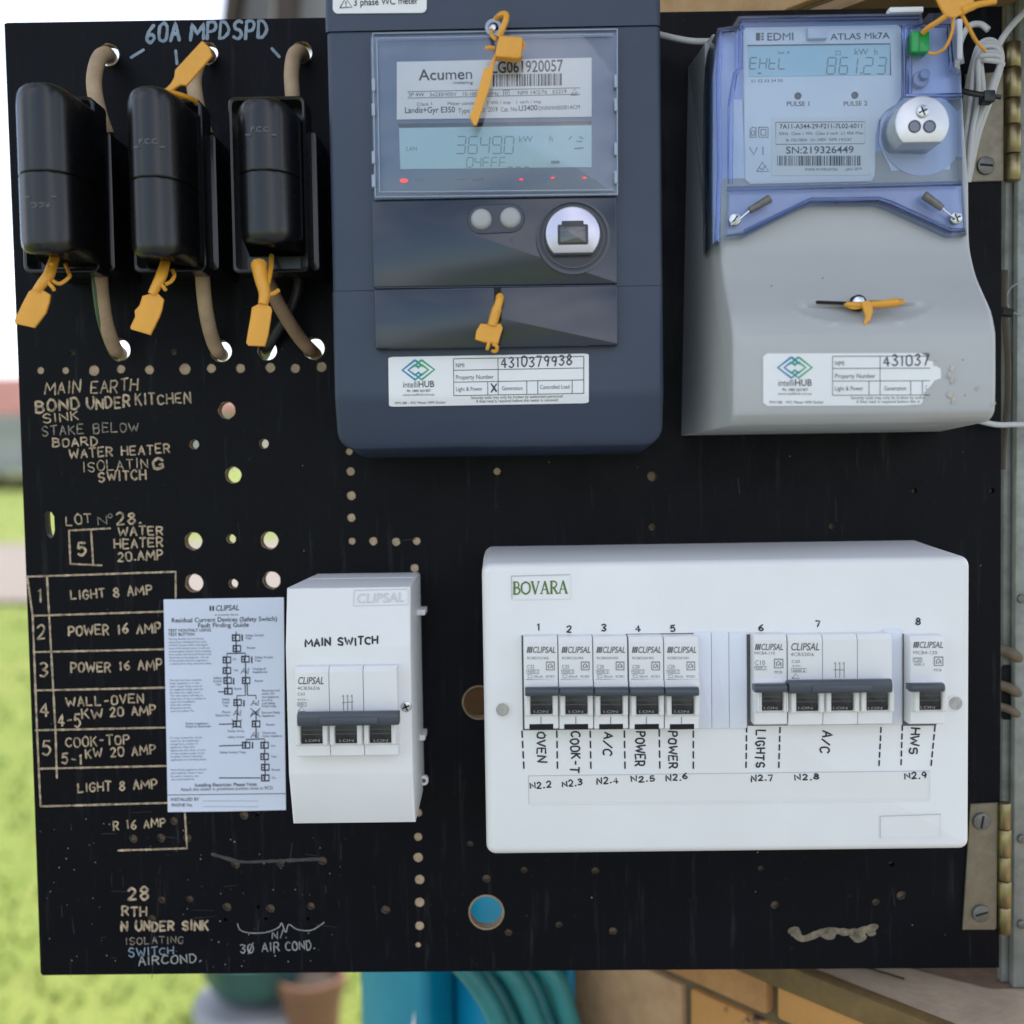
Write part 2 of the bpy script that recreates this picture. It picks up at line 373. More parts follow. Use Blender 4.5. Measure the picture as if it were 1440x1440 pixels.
def ground_profile(r):
    P = [(-30, -1.25), (0, -1.2), (2.1, -1.08), (3.5, -.88), (5, -.62), (7, -.46), (9.5, -.22), (11, -.02), (15, .0), (60, .3), (200, .6)]
    for (a, za), (b, zb) in zip(P, P[1:]):
        if r <= b: return za + (zb - za) * (r - a) / (b - a)
    return P[-1][1]
def gz(x, y): return ground_profile(y + .61) + .012 * math.sin(x * 2.1) * math.cos(y * 1.7)
def sheet(name, xs, ys, m, lift=0):
    vs = [(x, y, gz(x, y) + lift) for y in ys for x in xs]; n = len(xs)
    fs = [(j * n + i, j * n + i + 1, (j + 1) * n + i + 1, (j + 1) * n + i) for j in range(len(ys) - 1) for i in range(n - 1)]
    me = bpy.data.meshes.new(name); me.from_pydata(vs, [], fs); return link(name, me, m, None, 60)
lin = lambda a, b, n: [a + (b - a) * k / n for k in range(n + 1)]
tag(sheet('ground', [-150, -60] + lin(-30, 10, 60) + [40, 150], [-30, -8] + lin(-3, 14, 70) + [20, 40, 90, 190], M_lawn), kind='structure')
M_pave = mat('bounce_paving', (.22, .215, .21), .85, noise=(5, .25), bump=(70, .4, .003))
tag(sheet('bounce_pavement', lin(-2.2, 6, 20), lin(-8, .62, 24), M_pave, .015), kind='structure')  # unseen grey ground, added so less green light bounces off the lawn
tag(sheet('path', lin(-14, -.6, 24), lin(4.45, 6.35, 8), M_path, .012), kind='structure')
# short grass seen past the board's edges
def grass():
    vs, fs = [], []; rnd = random.Random(3)
    for k in range(3500):
        y = rnd.uniform(.9, 4.4) if k % 3 else rnd.uniform(6.4, 9); px = rnd.uniform(-60, 560); x = (px - 734) / 1500 * (y + .61)
        z = gz(x, y); h = rnd.uniform(.015, .04); a = rnd.uniform(0, 6.28); wd = rnd.uniform(.004, .008)
        dx, dy = math.cos(a) * wd, math.sin(a) * wd; lx, ly = rnd.uniform(-.04, .04), rnd.uniform(-.04, .04)
        i = len(vs); vs += [(x - dx, y - dy, z - .005), (x + dx, y + dy, z - .005), (x + lx * .5 + dx * .6, y + ly * .5 + dy * .6, z + h * .6), (x + lx, y + ly, z + h)]
        fs += [(i, i + 1, i + 2), (i, i + 2, i + 3)]
    me = bpy.data.meshes.new('grass'); me.from_pydata(vs, [], fs)
    return tag(link('grass', me, mat('grass_blade', (.17, .26, .035), .8, noise=(4, .5), rgb2=(.27, .32, .07)), None, 0), 'short sunlit grass of the lawn', 'grass', kind='stuff')
grass()
def wbox(name, x0, x1, y0, y1, z0, z1, m, parent=None, bev=0):
    b = MB(); b.box(x0 * 1000, x1 * 1000, z0 * 1000, z1 * 1000, -y1 * 1000, -y0 * 1000)
    if bev: b.bevel(lambda p, q: True, bev * 1000, 2)
    return b.build(name, m, parent)
# low hedge, picket fence and the red roof far behind the board's left edge
def hedge():
    vs, fs = [], []; rnd = random.Random(5); t = thing('hedge', 'low olive green hedge in front of the pale picket fence', 'hedge', (-6500, -9800, -300))
    for k in range(5000):
        x = rnd.uniform(-9, -3.6); y = rnd.uniform(9.3, 10.1); z = rnd.uniform(-.25, .0) + .05 * math.sin(x * 3); a = Vector((rnd.gauss(0, 1), rnd.gauss(0, 1), rnd.gauss(0, 1))).normalized() * .05; b = Vector((rnd.gauss(0, 1), rnd.gauss(0, 1), rnd.gauss(0, 1))).normalized() * .04
        p = Vector((x, y, z)); i = len(vs); vs += [p - a, p + b, p + a, p - b]; fs.append((i, i + 1, i + 2, i + 3))
    me = bpy.data.meshes.new('leaves'); me.from_pydata(vs, [], fs); link('leaves', me, mat('hedge_leaf', (.09, .085, .02), .7, noise=(5, .4)), t, 0)['kind'] = 'stuff'
    for k in range(6): wbox('stem', -8.6 + k * .85, -8.57 + k * .85, 9.68, 9.71, -.5, -.05, mat('bark', (.08, .06, .04), .9), t)
hedge()
fe = thing('picket_fence', 'pale grey picket fence far behind the board, below the red roof', 'fence', (-6800, -12000, -50))
M_pick = mat('pale_paint', (.34, .36, .36), .7, noise=(3, .15))
for k in range(34):
    x = -9.6 + k * .18; wbox('picket', x, x + .12, 12.0, 12.03, -.1, .70 + .0 * k, M_pick, fe)
for z in (.08, .5): wbox('rail', -9.7, -3.4, 12.03, 12.08, z, z + .07, M_pick, fe)
ho = thing('neighbour_house', 'house with red tiled roof behind the pale picket fence', 'house', (-11000, -22000, 0))
wbox('wall', -16, -5.5, 20, 28, -.5, 1.15, mat('far_render', (.5, .47, .43), .8), ho)
b = MB(); b.loft([[(-16500, -19400, 1100), (-5000, -19400, 1100), (-5000, -28600, 1100), (-16500, -28600, 1100)], [(-13000, -23500, 2150), (-8500, -23500, 2150), (-8500, -24500, 2150), (-13000, -24500, 2150)]])
b.build('roof', mat('red_tile', (.25, .085, .05), .8, noise=(3, .4)), ho)

# ------------------------------------------------------------------ brick wall behind, running back to the left
EW = Vector((-.671, .741)); NW = Vector((-.741, -.671)); BW = Vector((.177, .030)); T_END = .475
def wp(t, n, z):   # point on the wall: t along, n out of its face (m) -> builder mm
    p = BW + EW * t + NW * n; return (p.x * 1000, -p.y * 1000, z * 1000)
def wblock(mb, t0, t1, n0, n1, z0, z1):
    return mb.loft([[wp(t0, n, z0) for n in ()] or [wp(t0, n0, z0), wp(t1, n0, z0), wp(t1, n1, z0), wp(t0, n1, z0)], [wp(t0, n0, z1), wp(t1, n0, z1), wp(t1, n1, z1), wp(t0, n1, z1)]])
wall = thing('brick_wall', 'tan and orange brick wall behind the board\'s lower right corner', 'wall', (100, -150, -1100))
LEDGE = -.292
b = MB()
wblock(b, -.30, T_END - .006, -.20, -.006, -1.15, LEDGE - .012); wblock(b, -.30, T_END - .006, -.20, -.006, .288, .62)
b.build('mortar', M_mortar, wall)
BR = [mat('brick_%s' % n, c, .88, noise=(45, .5), rgb2=c2, bump=(170, .6, .0015)) for n, c, c2 in (('tan', (.50, .32, .17), (.36, .21, .11)), ('orange', (.47, .25, .09), (.33, .16, .06)), ('brown', (.42, .25, .12), (.30, .17, .09)), ('buff', (.50, .36, .21), (.40, .25, .13)))]
M_spot = mat('brick_spotted', (.50, .245, .07), .88, noise=(38, .9), rgb2=(.045, .03, .035), bump=(170, .6, .0015))
_n = [x for x in M_spot.node_tree.nodes if x.type == 'VALTORGB'][0]; _n.color_ramp.elements[0].position = .36; _n.color_ramp.elements[1].position = .44
rnd = random.Random(11)
zt = LEDGE - .002; ci = 0
courses = [(LEDGE - .004, -.329)]
z = -.3355
while z > -.62: courses.append((z, z - .0795)); z -= .086
for top, bot in courses:
    j0 = .0255 if ci % 2 == 0 else .096
    ts = [j0 + .24 * k for k in range(-2, 3)]
    for a, c in zip(ts, ts[1:]):
        a0, c0 = max(a + .0032, -.30), min(c - .0032, T_END)
        if c0 - a0 < .02: continue
        b = MB(); wblock(b, a0, c0, -.10, rnd.uniform(-.002, .002), bot, top); b.bevel(lambda p, q: True, 2.5, 2)
        b.build('brick', M_spot if (abs(a - (j0 - .24)) < .01 and ci < 2) else rnd.choice(BR), wall)
    ci += 1
z = .290
for k in range(4):
    for a in [(.05 if k % 2 else -.07) + .24 * j for j in range(-1, 3)]:
        a0, c0 = max(a + .005, -.30), min(a + .235, T_END)
        if c0 - a0 < .02: continue
        b = MB(); wblock(b, a0, c0, -.10, rnd.uniform(-.002, .002), z, z + .076); b.bevel(lambda p, q: True, 2.5, 2); b.build('brick', rnd.choice(BR[:3]), wall)
    z += .086
# ledge under the meter recess: timber bead on the edge, rendered top with a damp stain
led = thing('window_ledge', 'grey rendered ledge with a brown damp stain below the lower hinge', 'ledge', (200, 0, LEDGE * 1000))
M_ledge = mat('ledge_render', (.47, .365, .25), .9, noise=(30, .3), bump=(220, .6, .0012))
b = MB(); wblock(b, -.30, T_END - .02, -.20, -.0095, LEDGE - .014, LEDGE); b.build('slab', M_ledge, led)
b = MB(); wblock(b, -.30, T_END - .02, -.009, .002, LEDGE - .016, LEDGE + .001); b.bevel(lambda p, q: True, 2, 2); b.build('edge_strip', mat('ochre_timber', (.20, .125, .04), .7, noise=(25, .6), bump=(90, .4, .0008)), led)
b = MB(); b.prism([(0, 0)], 0, 0) if False else None
sp = [(.03, -.05), (-.0, -.047), (-.03, -.05), (-.06, -.056), (-.085, -.062), (-.10, -.08), (-.10, -.11), (-.06, -.14), (0, -.14), (.04, -.10)]
b.face([wp(t, n, LEDGE + .0006) for t, n in sp]); b.build('damp_stain', mat('damp_stain', (.22, .14, .09), .7, noise=(60, .4)), led)
b = MB(); b.tube([wp(.012, -.02, LEDGE + .0015), wp(-.02, -.03, LEDGE + .0015), wp(-.045, -.034, LEDGE + .0015)], .7, 6); b.build('hairline_crack', mat('dark_crack', (.03, .025, .02), .9), led)
# galvanised box recessed in the wall
gbx = thing('meter_box', 'galvanised steel meter box frame the board is hinged to', 'meter box', (290, 0, LEDGE * 1000))
b = MB(); wblock(b, -.115, .45, -.195, -.19, LEDGE + .002, .286); b.build('back_panel', mat('backing_timber', (.30, .19, .10), .8, noise=(20, .4, (1, 1, 6))), gbx)
b = MB(); wblock(b, .443, .45, -.19, -.004, LEDGE + .002, .286); b.build('side_panel', MATS['backing_timber'], gbx)
b = MB(); wblock(b, -.125, .455, -.19, -.004, .280, .2865); b.build('top_panel', MATS['backing_timber'], gbx)
b = MB(); b.box(X(1412, 700, -14), 332, LEDGE * 1000 + 1, 330, -20, -15); b.bevel(lambda p, q: True, .6, 1)
gf = b.build('frame_flange', M_galv, gbx)
b = MB(); b.box(X(1429, 700, -8), 330, LEDGE * 1000 + 1, 330, -14, -8); b.bevel(lambda p, q: True, .8, 2); b.build('frame_fold', M_galv, gbx)
for py in (842, 1180, 1300):
    p = at(1437, py, -7); b = MB(); b.cyl(p[0], p[2], 2.6, -9, -6, 14, .6); b.build('rivet', M_screw, gbx)
p = at(1434, 420, -7); b = MB(); b.ring(p[0] + 2, p[2], 9.5, 8.8, -8.2, -7.6); b.build('knockout', M_galv, gbx)
b = MB(); b.tube([at(1421, 1075, -14), at(1424, 1110, -14), at(1419, 1150, -14), at(1430, 1190, -14)], .5, 5); b.build('weld_bead', M_galv, gbx)
# unseen eave, added over the wall to keep the sun off the board, and the dark verandah timbers above the board's top edge
b = MB(); wblock(b, -.7, 1.1, -.35, .42, .80, .84)
ev = thing('eave', 'unseen grey eave soffit added above the brick wall to block the sun', 'eave', (0, 0, 800)); b.build('soffit', mat('soffit_paint', (.55, .54, .52), .8), ev)
b = MB(); wblock(b, -.7, 1.1, .421, .45, .76, .90); b.build('fascia', mat('fascia_brown', (.05, .036, .028), .7), ev)
vp = thing('verandah_screen', 'dark brown verandah posts against a grey panel above the board', 'verandah', (-600, -1500, -1000))
def far(px, py, dep): return at(px, py, 610 - dep - 610)   # plain helper: point dep mm behind the board
for (a0, a1, c0, c1, m, dp, nm) in ((322, 341, 308, 322, 'fascia_brown', 1500, 'post'), (341, 388, 322, 380, 'soffit_grey', 1560, 'panel'), (388, 418, 384, 408, 'fascia_brown', 1500, 'post'), (418, 500, 408, 500, 'soffit_grey', 1560, 'panel')):
    mm = MATS['fascia_brown'] if m == 'fascia_brown' else mat('soffit_grey', (.24, .235, .23), .8)
    ptop = [at(a0, -60, -dp), at(a1, -60, -dp)]; pb = [at(c0, 60, -dp), at(c1, 60, -dp)]
    b = MB(); b.loft([[pb[0], pb[1], (pb[1][0], -dp - 60, pb[1][2]), (pb[0][0], -dp - 60, pb[0][2])], [ptop[0], ptop[1], (ptop[1][0], -dp - 60, ptop[1][2]), (ptop[0][0], -dp - 60, ptop[0][2])]]); b.build(nm, mm, vp)

# ------------------------------------------------------------------ garden things below the board
bx, by = -.522, 1.42
def vring(r, z, n=28): return [(bx * 1000 + r * math.cos(2 * math.pi * k / n), -by * 1000 + r * math.sin(2 * math.pi * k / n), z) for k in range(n)]
dr = thing('garden_drum', 'pale grey drum standing on the lawn under the teal bowl', 'drum', (bx * 1000, -by * 1000, -1110))
b = MB(); b.loft([vring(118, -1115), vring(121, -1010), vring(118, -1004), vring(60, -1004)]); b.build('shell', mat('grey_plastic', (.40, .40, .42), .5, noise=(8, .3)), dr)
b = MB(); b.ring(0, 0, 1, .5, 0, 0) if False else b.loft([vring(124, -1028), vring(126, -1024), vring(126, -1016), vring(123, -1012)], True, True); b.build('hoop', MATS['grey_plastic'], dr)
bw = thing('bowl', 'dull teal bowl resting on the grey drum below the board', 'bowl', (bx * 1000, -by * 1000, -1004))
b = MB(); b.loft([vring(48, -1002), vring(82, -985), vring(104, -950), vring(112, -905), vring(118, -900), vring(106, -900), vring(96, -950), vring(60, -985)]); b.build('shell', mat('teal_glaze', (.055, .14, .15), .35, noise=(10, .4)), bw, 50)
b = MB(); b.loft([vring(100, -930), vring(60, -925)]); b.build('leaf_litter', mat('litter', (.05, .06, .03), .9), bw)
tp = thing('terracotta_pot', 'brown clay pot beside the grey drum', 'pot', (-370, -1700, -1150)); bx, by = -.405, 1.36
b = MB(); b.loft([vring(42, -1105), vring(58, -960), vring(64, -960), vring(64, -935), vring(56, -935), vring(50, -955)], True, True); b.build('pot', mat('terracotta', (.26, .125, .075), .85, noise=(12, .3)), tp)
b = MB(); b.loft([vring(50, -953), vring(30, -945)], True, True); b.build('soil', mat('soil', (.05, .035, .025), .95), tp)
# hose reel on the wall below the board
hr = thing('hose_reel', 'bright blue plastic hose reel housing on the brick wall', 'hose reel', (20, -250, -700))
M_blue = mat('blue_plastic', (.0, .30, .52), .35, noise=(10, .25))
def wdisc(mb, tc, zc, r, n0, n1, n=40):
    L = []
    for nn in (n0, n1): L.append([wp(tc + r * math.cos(2 * math.pi * k / n), nn, zc + r * math.sin(2 * math.pi * k / n)) for k in range(n)])
    mb.loft(L)
b = MB(); wblock(b, .195, .46, .004, .014, -.68, -.295); b.bevel(lambda p, q: True, 4, 3); b.build('back_plate', M_blue, hr)
b = MB(); wblock(b, .197, .214, .0145, .032, -.62, -.33); b.bevel(lambda p, q: True, 6, 3); b.build('bracket', M_blue, hr)
b = MB(); wblock(b, .325, .425, .016, .05, -.66, -.31); b.bevel(lambda p, q: True, 9, 3); b.build('housing', mat('teal_blue_plastic', (.0, .27, .40), .35, noise=(10, .3)), hr)
b = MB(); b.face([wp(.338, .0512, -.425), wp(.355, .0512, -.49), wp(.332, .0512, -.52)]); b.build('sticker', mat('white_paper', (.75, .77, .8), .5), hr)
hs = thing('garden_hose', 'turquoise garden hose hanging in coils over the blue reel', 'hose', (20, -250, -800))
M_hose = [mat('hose_%d' % k, c, .4, noise=(30, .3)) for k, c in enumerate(((.03, .24, .24), (.06, .33, .31), (.02, .17, .18)))]
for k in range(7):
    q = k * 19; dd = -128 - 7 * (k % 3) - 2 * k
    b = MB(); b.tube([at(590 + q, 1330, dd - 12), at(622 + q, 1338, dd - 5), at(645 + q, 1353, dd), at(668 + q, 1378, dd + 3), at(694 + q * .9, 1420, dd + 4), at(712 + q * .85, 1470, dd + 4), at(722 + q * .8, 1560, dd), at(690 + q * .8, 1680, dd)], 7.6, 10)
    b.build('hose_coil', M_hose[(k * 2) % 3], hs)

# ================================================================== THE BOARD
M_board = board_material()
cx = [at(5.5, 32.5), at(1408.5, 9), at(1407, 1361), at(56, 1371.5)]
bo = [at(a, c) for a, c in ((6, 34), (10, 32), (700, 21), (1409, 9), (1408, 400), (1407, 1000), (1405, 1361), (900, 1364), (400, 1368), (60, 1371.5), (57, 1368), (44, 1000), (25, 500))]
board = thing('meter_board', 'black wooden meter board with tan engraved lettering, many drilled holes and brass hinges', 'meter board', (0, 0, at(720, 1366)[2]))
HOLES = [(152, 77, 16), (291, 75, 16), (424, 74, 15.5), (168, 492, 16), (311, 494, 15.5), (376, 493, 14), (441, 490, 16), (319, 577, 12.5), (273, 625, 7), (371, 624, 7),
 (328, 668, 12), (272, 761, 13), (325, 758, 7), (379, 760, 13), (273, 820, 13.5), (328, 821, 7), (382, 816, 13), (684, 1283, 25), (674, 988, 24)]
BLIND = [(101, 496, 4.5), (244, 495, 4.5), (244, 1155, 6), (187, 1180, 6.5), (226, 1179, 6.5), (263, 1179, 6.5), (343, 1147, 6.5), (331, 1216, 6.5), (394, 1214, 6.5), (453, 1211, 6.5), (227, 1266, 5.5), (266, 1265, 5.5), (319, 1276, 6.5),
 (380, 1278, 6.5), (437, 1275, 6), (213, 1293, 6.5), (542, 1280, 6.5), (684, 1236, 6), (715, 1312, 5.5), (786, 1301, 5), (661, 1187, 4.5), (737, 1224, 5), (837, 1225, 5.5), (862, 1310, 6), (1070, 1222, 4.5), (1090, 1273, 6), (1232, 1269, 5.5),
 (1268, 1260, 7), (1254, 1215, 4), (917, 670, 7), (917, 741, 5), (1170, 740, 4.5), (1286, 690, 4), (1395, 690, 4), (191, 1277, 5), (363, 1275, 2.5), (317, 1293, 3), (374, 1292, 2.5), (433, 1292, 2.5), (362, 1145, 3)]
DOTS = [(57, 521, 5), (92, 521, 5), (132, 521, 7.5), (170, 519, 6), (210, 520, 6.5), (260, 519, 8), (297, 518, 6.5), (338, 518, 6.5), (380, 517, 7), (415, 518, 6.5), (452, 516, 7), (493, 663, 6), (494, 697, 6.5), (494, 728, 6), (495, 761, 5), (525, 761, 6), (557, 762, 6), (586, 761, 5.5),
 (491, 635, 5), (583, 799, 6), (588, 1143, 6), (588, 1177, 6), (588, 1206, 7), (590, 1237, 7), (590, 1269, 7), (590, 1302, 6.5), (588, 1329, 4), (699, 663, 5)]
def plate(name, outline, holes, y0, y1, m, parent):
    cu = bpy.data.curves.new('c', 'CURVE'); cu.dimensions = '2D'; cu.fill_mode = 'BOTH'; cu.extrude = (y1 - y0) / 2 * .001
    def spl(pts):
        s = cu.splines.new('POLY'); s.points.add(len(pts) - 1); s.use_cyclic_u = True
        for p, (x, z) in zip(s.points, pts): p.co = (x * .001, z * .001, 0, 1)
    spl(outline)
    for h in holes: spl(h)
    ob = bpy.data.objects.new('c', cu); COL.objects.link(ob); bpy.context.view_layer.update()
    me = bpy.data.meshes.new_from_object(ob.evaluated_get(bpy.context.evaluated_depsgraph_get())); me.name = name
    bpy.data.objects.remove(ob)
    me.transform(Matrix.Rotation(math.pi / 2, 4, 'X')); me.transform(Matrix.Translation((0, (y0 + y1) / 2 * .001, 0)))
    me.materials.clear()
    return link(name, me, m, parent, 35)
def hole(px, py, r, n=18):
    c = at(px, py); k = r / F * 610; return [(c[0] + k * (1 + .05 * math.sin(q * 1.7 + px)) * math.cos(2 * math.pi * q / n), c[2] + k * (1 + .05 * math.cos(q * 2.3 + py)) * math.sin(2 * math.pi * q / n)) for q in range(n)]
slot = poly([(63, 722), (66, 719), (72, 720), (76, 726), (77, 745), (75, 755), (71, 757), (66, 752), (64, 740)], 0)
out2 = [(p[0], p[2]) for p in bo]
thr = [hole(*h) for h in HOLES] + [slot]
plate('panel_face', out2, thr + [hole(a, c, r, 12) for a, c, r in BLIND] + [hole(a, c, r, 14) for a, c, r in DOTS], 0, 4, M_board, board)
plate('panel_back', out2, thr, 4.05, 7, mat('raw_timber', (.30, .20, .12), .85, noise=(30, .4)), board)
# raw wood showing inside the drilled holes
M_raw = mat('raw_wood', (.36, .25, .15), .85, noise=(90, .5), bump=(200, .5, .0006))
for (a, c, r) in HOLES:
    p = at(a, c); k = r / F * 610; b = MB(); b.ring(p[0], p[2], k * 1.035, k * .93, -6.5, .06 if r > 20 else -.3, 24); b.build('hole_lining', M_raw, board)
for (a, c, r) in BLIND:
    if r < 4.2: continue
    p = at(a, c); k = r / F * 610; b = MB(); b.ring(p[0], p[2], k * 1.03, k * .86, -3.9, -1.3, 14); b.build('hole_lining', mat('chipped_edge', (.20, .175, .14), .7, noise=(300, .8), rgb2=(.03, .028, .025)), board)
# tan filled holes
M_dot = mat('tan_filler', (.50, .37, .24), .8, noise=(220, .4), bump=(500, .5, .0004))
for a, c, r in DOTS:
    b = MB(); n = 16; ph = random.random() * 6
    r *= 1.1; b.prism([at(a + r * (1 + .10 * math.sin(2 * math.pi * q / n * 2 + ph)) * math.cos(2 * math.pi * q / n), c + r * (1 + .10 * math.cos(2 * math.pi * q / n * 3 + ph)) * math.sin(2 * math.pi * q / n))[::2] for q in range(n)], -2.5, -.45); b.build('filled_hole', M_dot, board)
# chips of paint
M_chip = mat('paint_chip', (.26, .245, .215), .8)
rnd = random.Random(21); b = MB()
for k in range(120):
    a, c = rnd.uniform(30, 1390), rnd.uniform(60, 1360)
    if k < 80: a, c = rnd.uniform(55, 480), rnd.uniform(1150, 1360)
    r = rnd.uniform(.4, 1.1); th = rnd.uniform(0, 3.14)
    b.face([at(a + r * rnd.uniform(.5, 1.5) * math.cos(th + q * 1.57) , c + r * rnd.uniform(.6, 1.8) * math.sin(th + q * 1.57), .2) for q in range(4)])
b.build('paint_flecks', M_chip, board)['kind'] = 'stuff'
b = MB(); rnd = random.Random(8)
for k in range(64):
    a, c = (rnd.uniform(60, 480), rnd.uniform(1140, 1355)) if k < 30 else (rnd.uniform(40, 1395), rnd.uniform(50, 1350))
    ln = rnd.uniform(6, 34); dx = rnd.uniform(-.15, .15) * ln
    if rnd.random() < .25: ribbon(b, [(a, c), (a + ln, c + dx)], rnd.uniform(.4, .8), 0, .05, caps=False)
    else: ribbon(b, [(a, c), (a + dx, c + ln)], rnd.uniform(.4, .9), 0, .05, caps=False)
b.build('scratches', mat('scratch', (.032, .032, .034), .6, noise=(400, .9), rgb2=(.012, .012, .014)), board, 0)['kind'] = 'stuff'
# ---- lettering
M_eng = mat('engraved_tan', (.66, .50, .33), .75, noise=(300, .75), rgb2=(.09, .068, .045), bump=(600, .5, .0003))
M_faint = mat('worn_lettering', (.40, .34, .26), .8, noise=(260, .9), rgb2=(.03, .028, .026))
M_pale = mat('pale_paint_pen', (.27, .35, .44), .6, noise=(150, .45))
def L(s, x0, y0, x1, y1, h, wd=2.6, m=None, **k):
    b = MB(); hand(b, s, x0, y0, x1, y1, h, 0, wd * .88, **k); return b.build('lettering', m or M_eng, board, 0)
for a in (('60A', 206, 61, 252, 57, 25), ('MPD', 268, 55, 321, 52, 24), ('SPD', 328, 56, 374, 54, 25)): L(*a, wd=5, m=M_pale, jit=.06, slant=.12)
for pts in ([(184, 81), (202, 70)], [(247, 71), (249, 90)], [(382, 68), (393, 80)]):
    b = MB(); ribbon(b, pts, 4, 0); b.build('pen_mark', M_pale, board, 0)
L('MAIN EARTH', 63, 555, 193, 549, 17, 2.5, jit=.09, slant=.1); L('BOND', 51, 580, 112, 575, 16, 3.6, jit=.08); L('UNDER', 123, 575, 183, 572, 15, 3.4, jit=.09); L('KITCHEN', 191, 570, 268, 566, 14, 2.8, jit=.1)
L('SINK', 61, 595, 111, 590, 12, 2.4, jit=.09); L('STAKE BELOW', 59, 613, 195, 606, 13, 1.9, jit=.09, m=M_faint); L('BOARD', 75, 629, 137, 626, 12, 2.6, jit=.08)
L('WATER HEATER', 98, 644, 239, 637, 12.5, 2.7, m=M_eng); L('ISOLATIN', 117, 663, 208, 658, 14, 1.7, jit=.08); L('G', 216, 660, 230, 659, 15, 4.2); L('SWITCH', 139, 677, 205, 674, 12.5, 3)
L('LOT', 93, 738, 128, 736, 13, 2.4, jit=.1); L('N', 138, 738, 150, 737, 11, 1.6, m=M_faint); L('o', 152, 735, 158, 735, 12, 1.4, m=M_faint); L('28.', 164, 738, 199, 736, 16, 3.2)
L('WATER', 167, 754, 229, 752, 12, 2.8); L('HEATER', 161, 771, 229, 769, 12.5, 2.8); L('20.AMP', 166, 789, 229, 786, 12.5, 2.8); L('5', 109, 780, 121, 780, 18, 4)
b = MB()
for pts in ([(155, 743), (97, 746), (99, 793), (143, 795)], [(128, 745), (131, 793)]): ribbon(b, pts, 2.6, 0, rag=.18)
for pts in ([(37, 811), (247, 804), (247, 842)], [(38, 811), (46, 866), (52, 1027), (57, 1134), (236, 1129)], [(66, 810), (72, 917), (78, 1027), (80, 1094)], [(45, 866), (230, 860)], [(47, 917), (232, 913)], [(48, 971), (233, 967)], [(50, 1027), (235, 1023)], [(54, 1081), (236, 1077)], [(166, 1196), (263, 1193), (260, 1143)]):
    ribbon(b, pts, 2.7, 0, rag=.22)
b.build('engraved_frame', M_eng, board, 0)
for s, x, y in (('1', 51, 846), ('2', 52, 899), ('3', 56, 952), ('4', 57, 1007), ('5', 60, 1062)): L(s, x, y, x + 11, y, 19, 3.2)
L('LIGHT 8 AMP', 100, 843, 214, 836, 12.5, 2.9); L('POWER 16 AMP', 97, 894, 226, 889, 13, 3.1); L('POWER 16 AMP', 100, 946, 228, 941, 13, 2.9); L('WALL-OVEN', 93, 994, 202, 988, 12.5, 2.7); L('4-5', 82, 1021, 113, 1021, 16, 2.9, jit=.1); L('KW', 116, 1011, 144, 1009, 12.5, 2.6); L('20 AMP', 155, 1008, 219, 1004, 12.5, 2.9)
L('COOK-TOP', 93, 1051, 182, 1046, 13, 2.4); L('5-1', 87, 1073, 116, 1073, 13, 2.9, jit=.1); L('KW 20 AMP', 121, 1066, 219, 1060, 12.5, 2.5); L('LIGHT 8 AMP', 110, 1114, 221, 1109, 12.5, 2.7); L('R 16 AMP', 160, 1167, 233, 1162, 11.5, 2.5)
L('28', 180, 1265, 209, 1264, 17, 3.8); L('RTH', 172, 1288, 206, 1287, 12.5, 3); L('N UNDER SINK', 171, 1309, 293, 1307, 12.5, 3.6)
L('ISOLATING', 177, 1328, 258, 1326, 9.5, 1.5, m=M_faint); L('SWITCH', 181, 1345, 244, 1342, 11, 1.8, jit=.1, m=M_pale); L('AIRCOND.', 195, 1358, 283, 1353, 12, 2, jit=.1, m=mat('chalk', (.42, .42, .40), .8, noise=(250, .6)))
L('3@ AIR', 338, 1340, 393, 1337, 12, 1.7, jit=.08, m=MATS['chalk']); L('COND.', 402, 1337, 443, 1334, 12, 1.7, jit=.08, m=MATS['chalk']); L('N', 383, 1321, 390, 1321, 10, 1.3, m=MATS['chalk']); L('/.', 394, 1319, 403, 1319, 14, 1.3, m=MATS['chalk'])
b = MB(); ribbon(b, [(334, 1299), (338, 1308), (352, 1312), (375, 1311), (392, 1304), (396, 1298), (402, 1311), (406, 1300), (418, 1307), (438, 1308), (456, 1297)], 1.3, 0, smooth=True); b.build('pen_mark', MATS['chalk'], board, 0)
# smear of old glue
b = MB(); M_glue = mat('old_glue', (.27, .22, .15), .7, noise=(160, .8), bump=(300, .6, .0008))
ribbon(b, [(1112, 1308), (1128, 1320), (1150, 1313), (1166, 1308), (1190, 1311), (1210, 1309), (1232, 1303)], 9, 0, .5, True, .25)
for a, c, r in ((1118, 1310, 9), (1166, 1313, 11), (1207, 1317, 11), (1225, 1311, 7)): b.face([at(a + r * (1 + .2 * math.sin(q * 2.2 + a)) * math.cos(q * .524), c + r * .8 * math.sin(q * .524), .55 + .02 * (a % 7)) for q in range(12)])
b.build('glue_smear', M_glue, board, 0)
b = MB(); ribbon(b, [(298, 1201), (318, 1207), (340, 1212), (380, 1211), (450, 1208)], 4.5, 0, .1, True, .3); b.build('wipe_mark', mat('wiped_dust', (.06, .06, .056), .6, noise=(120, .9), rgb2=(.015, .015, .016)), board, 0)
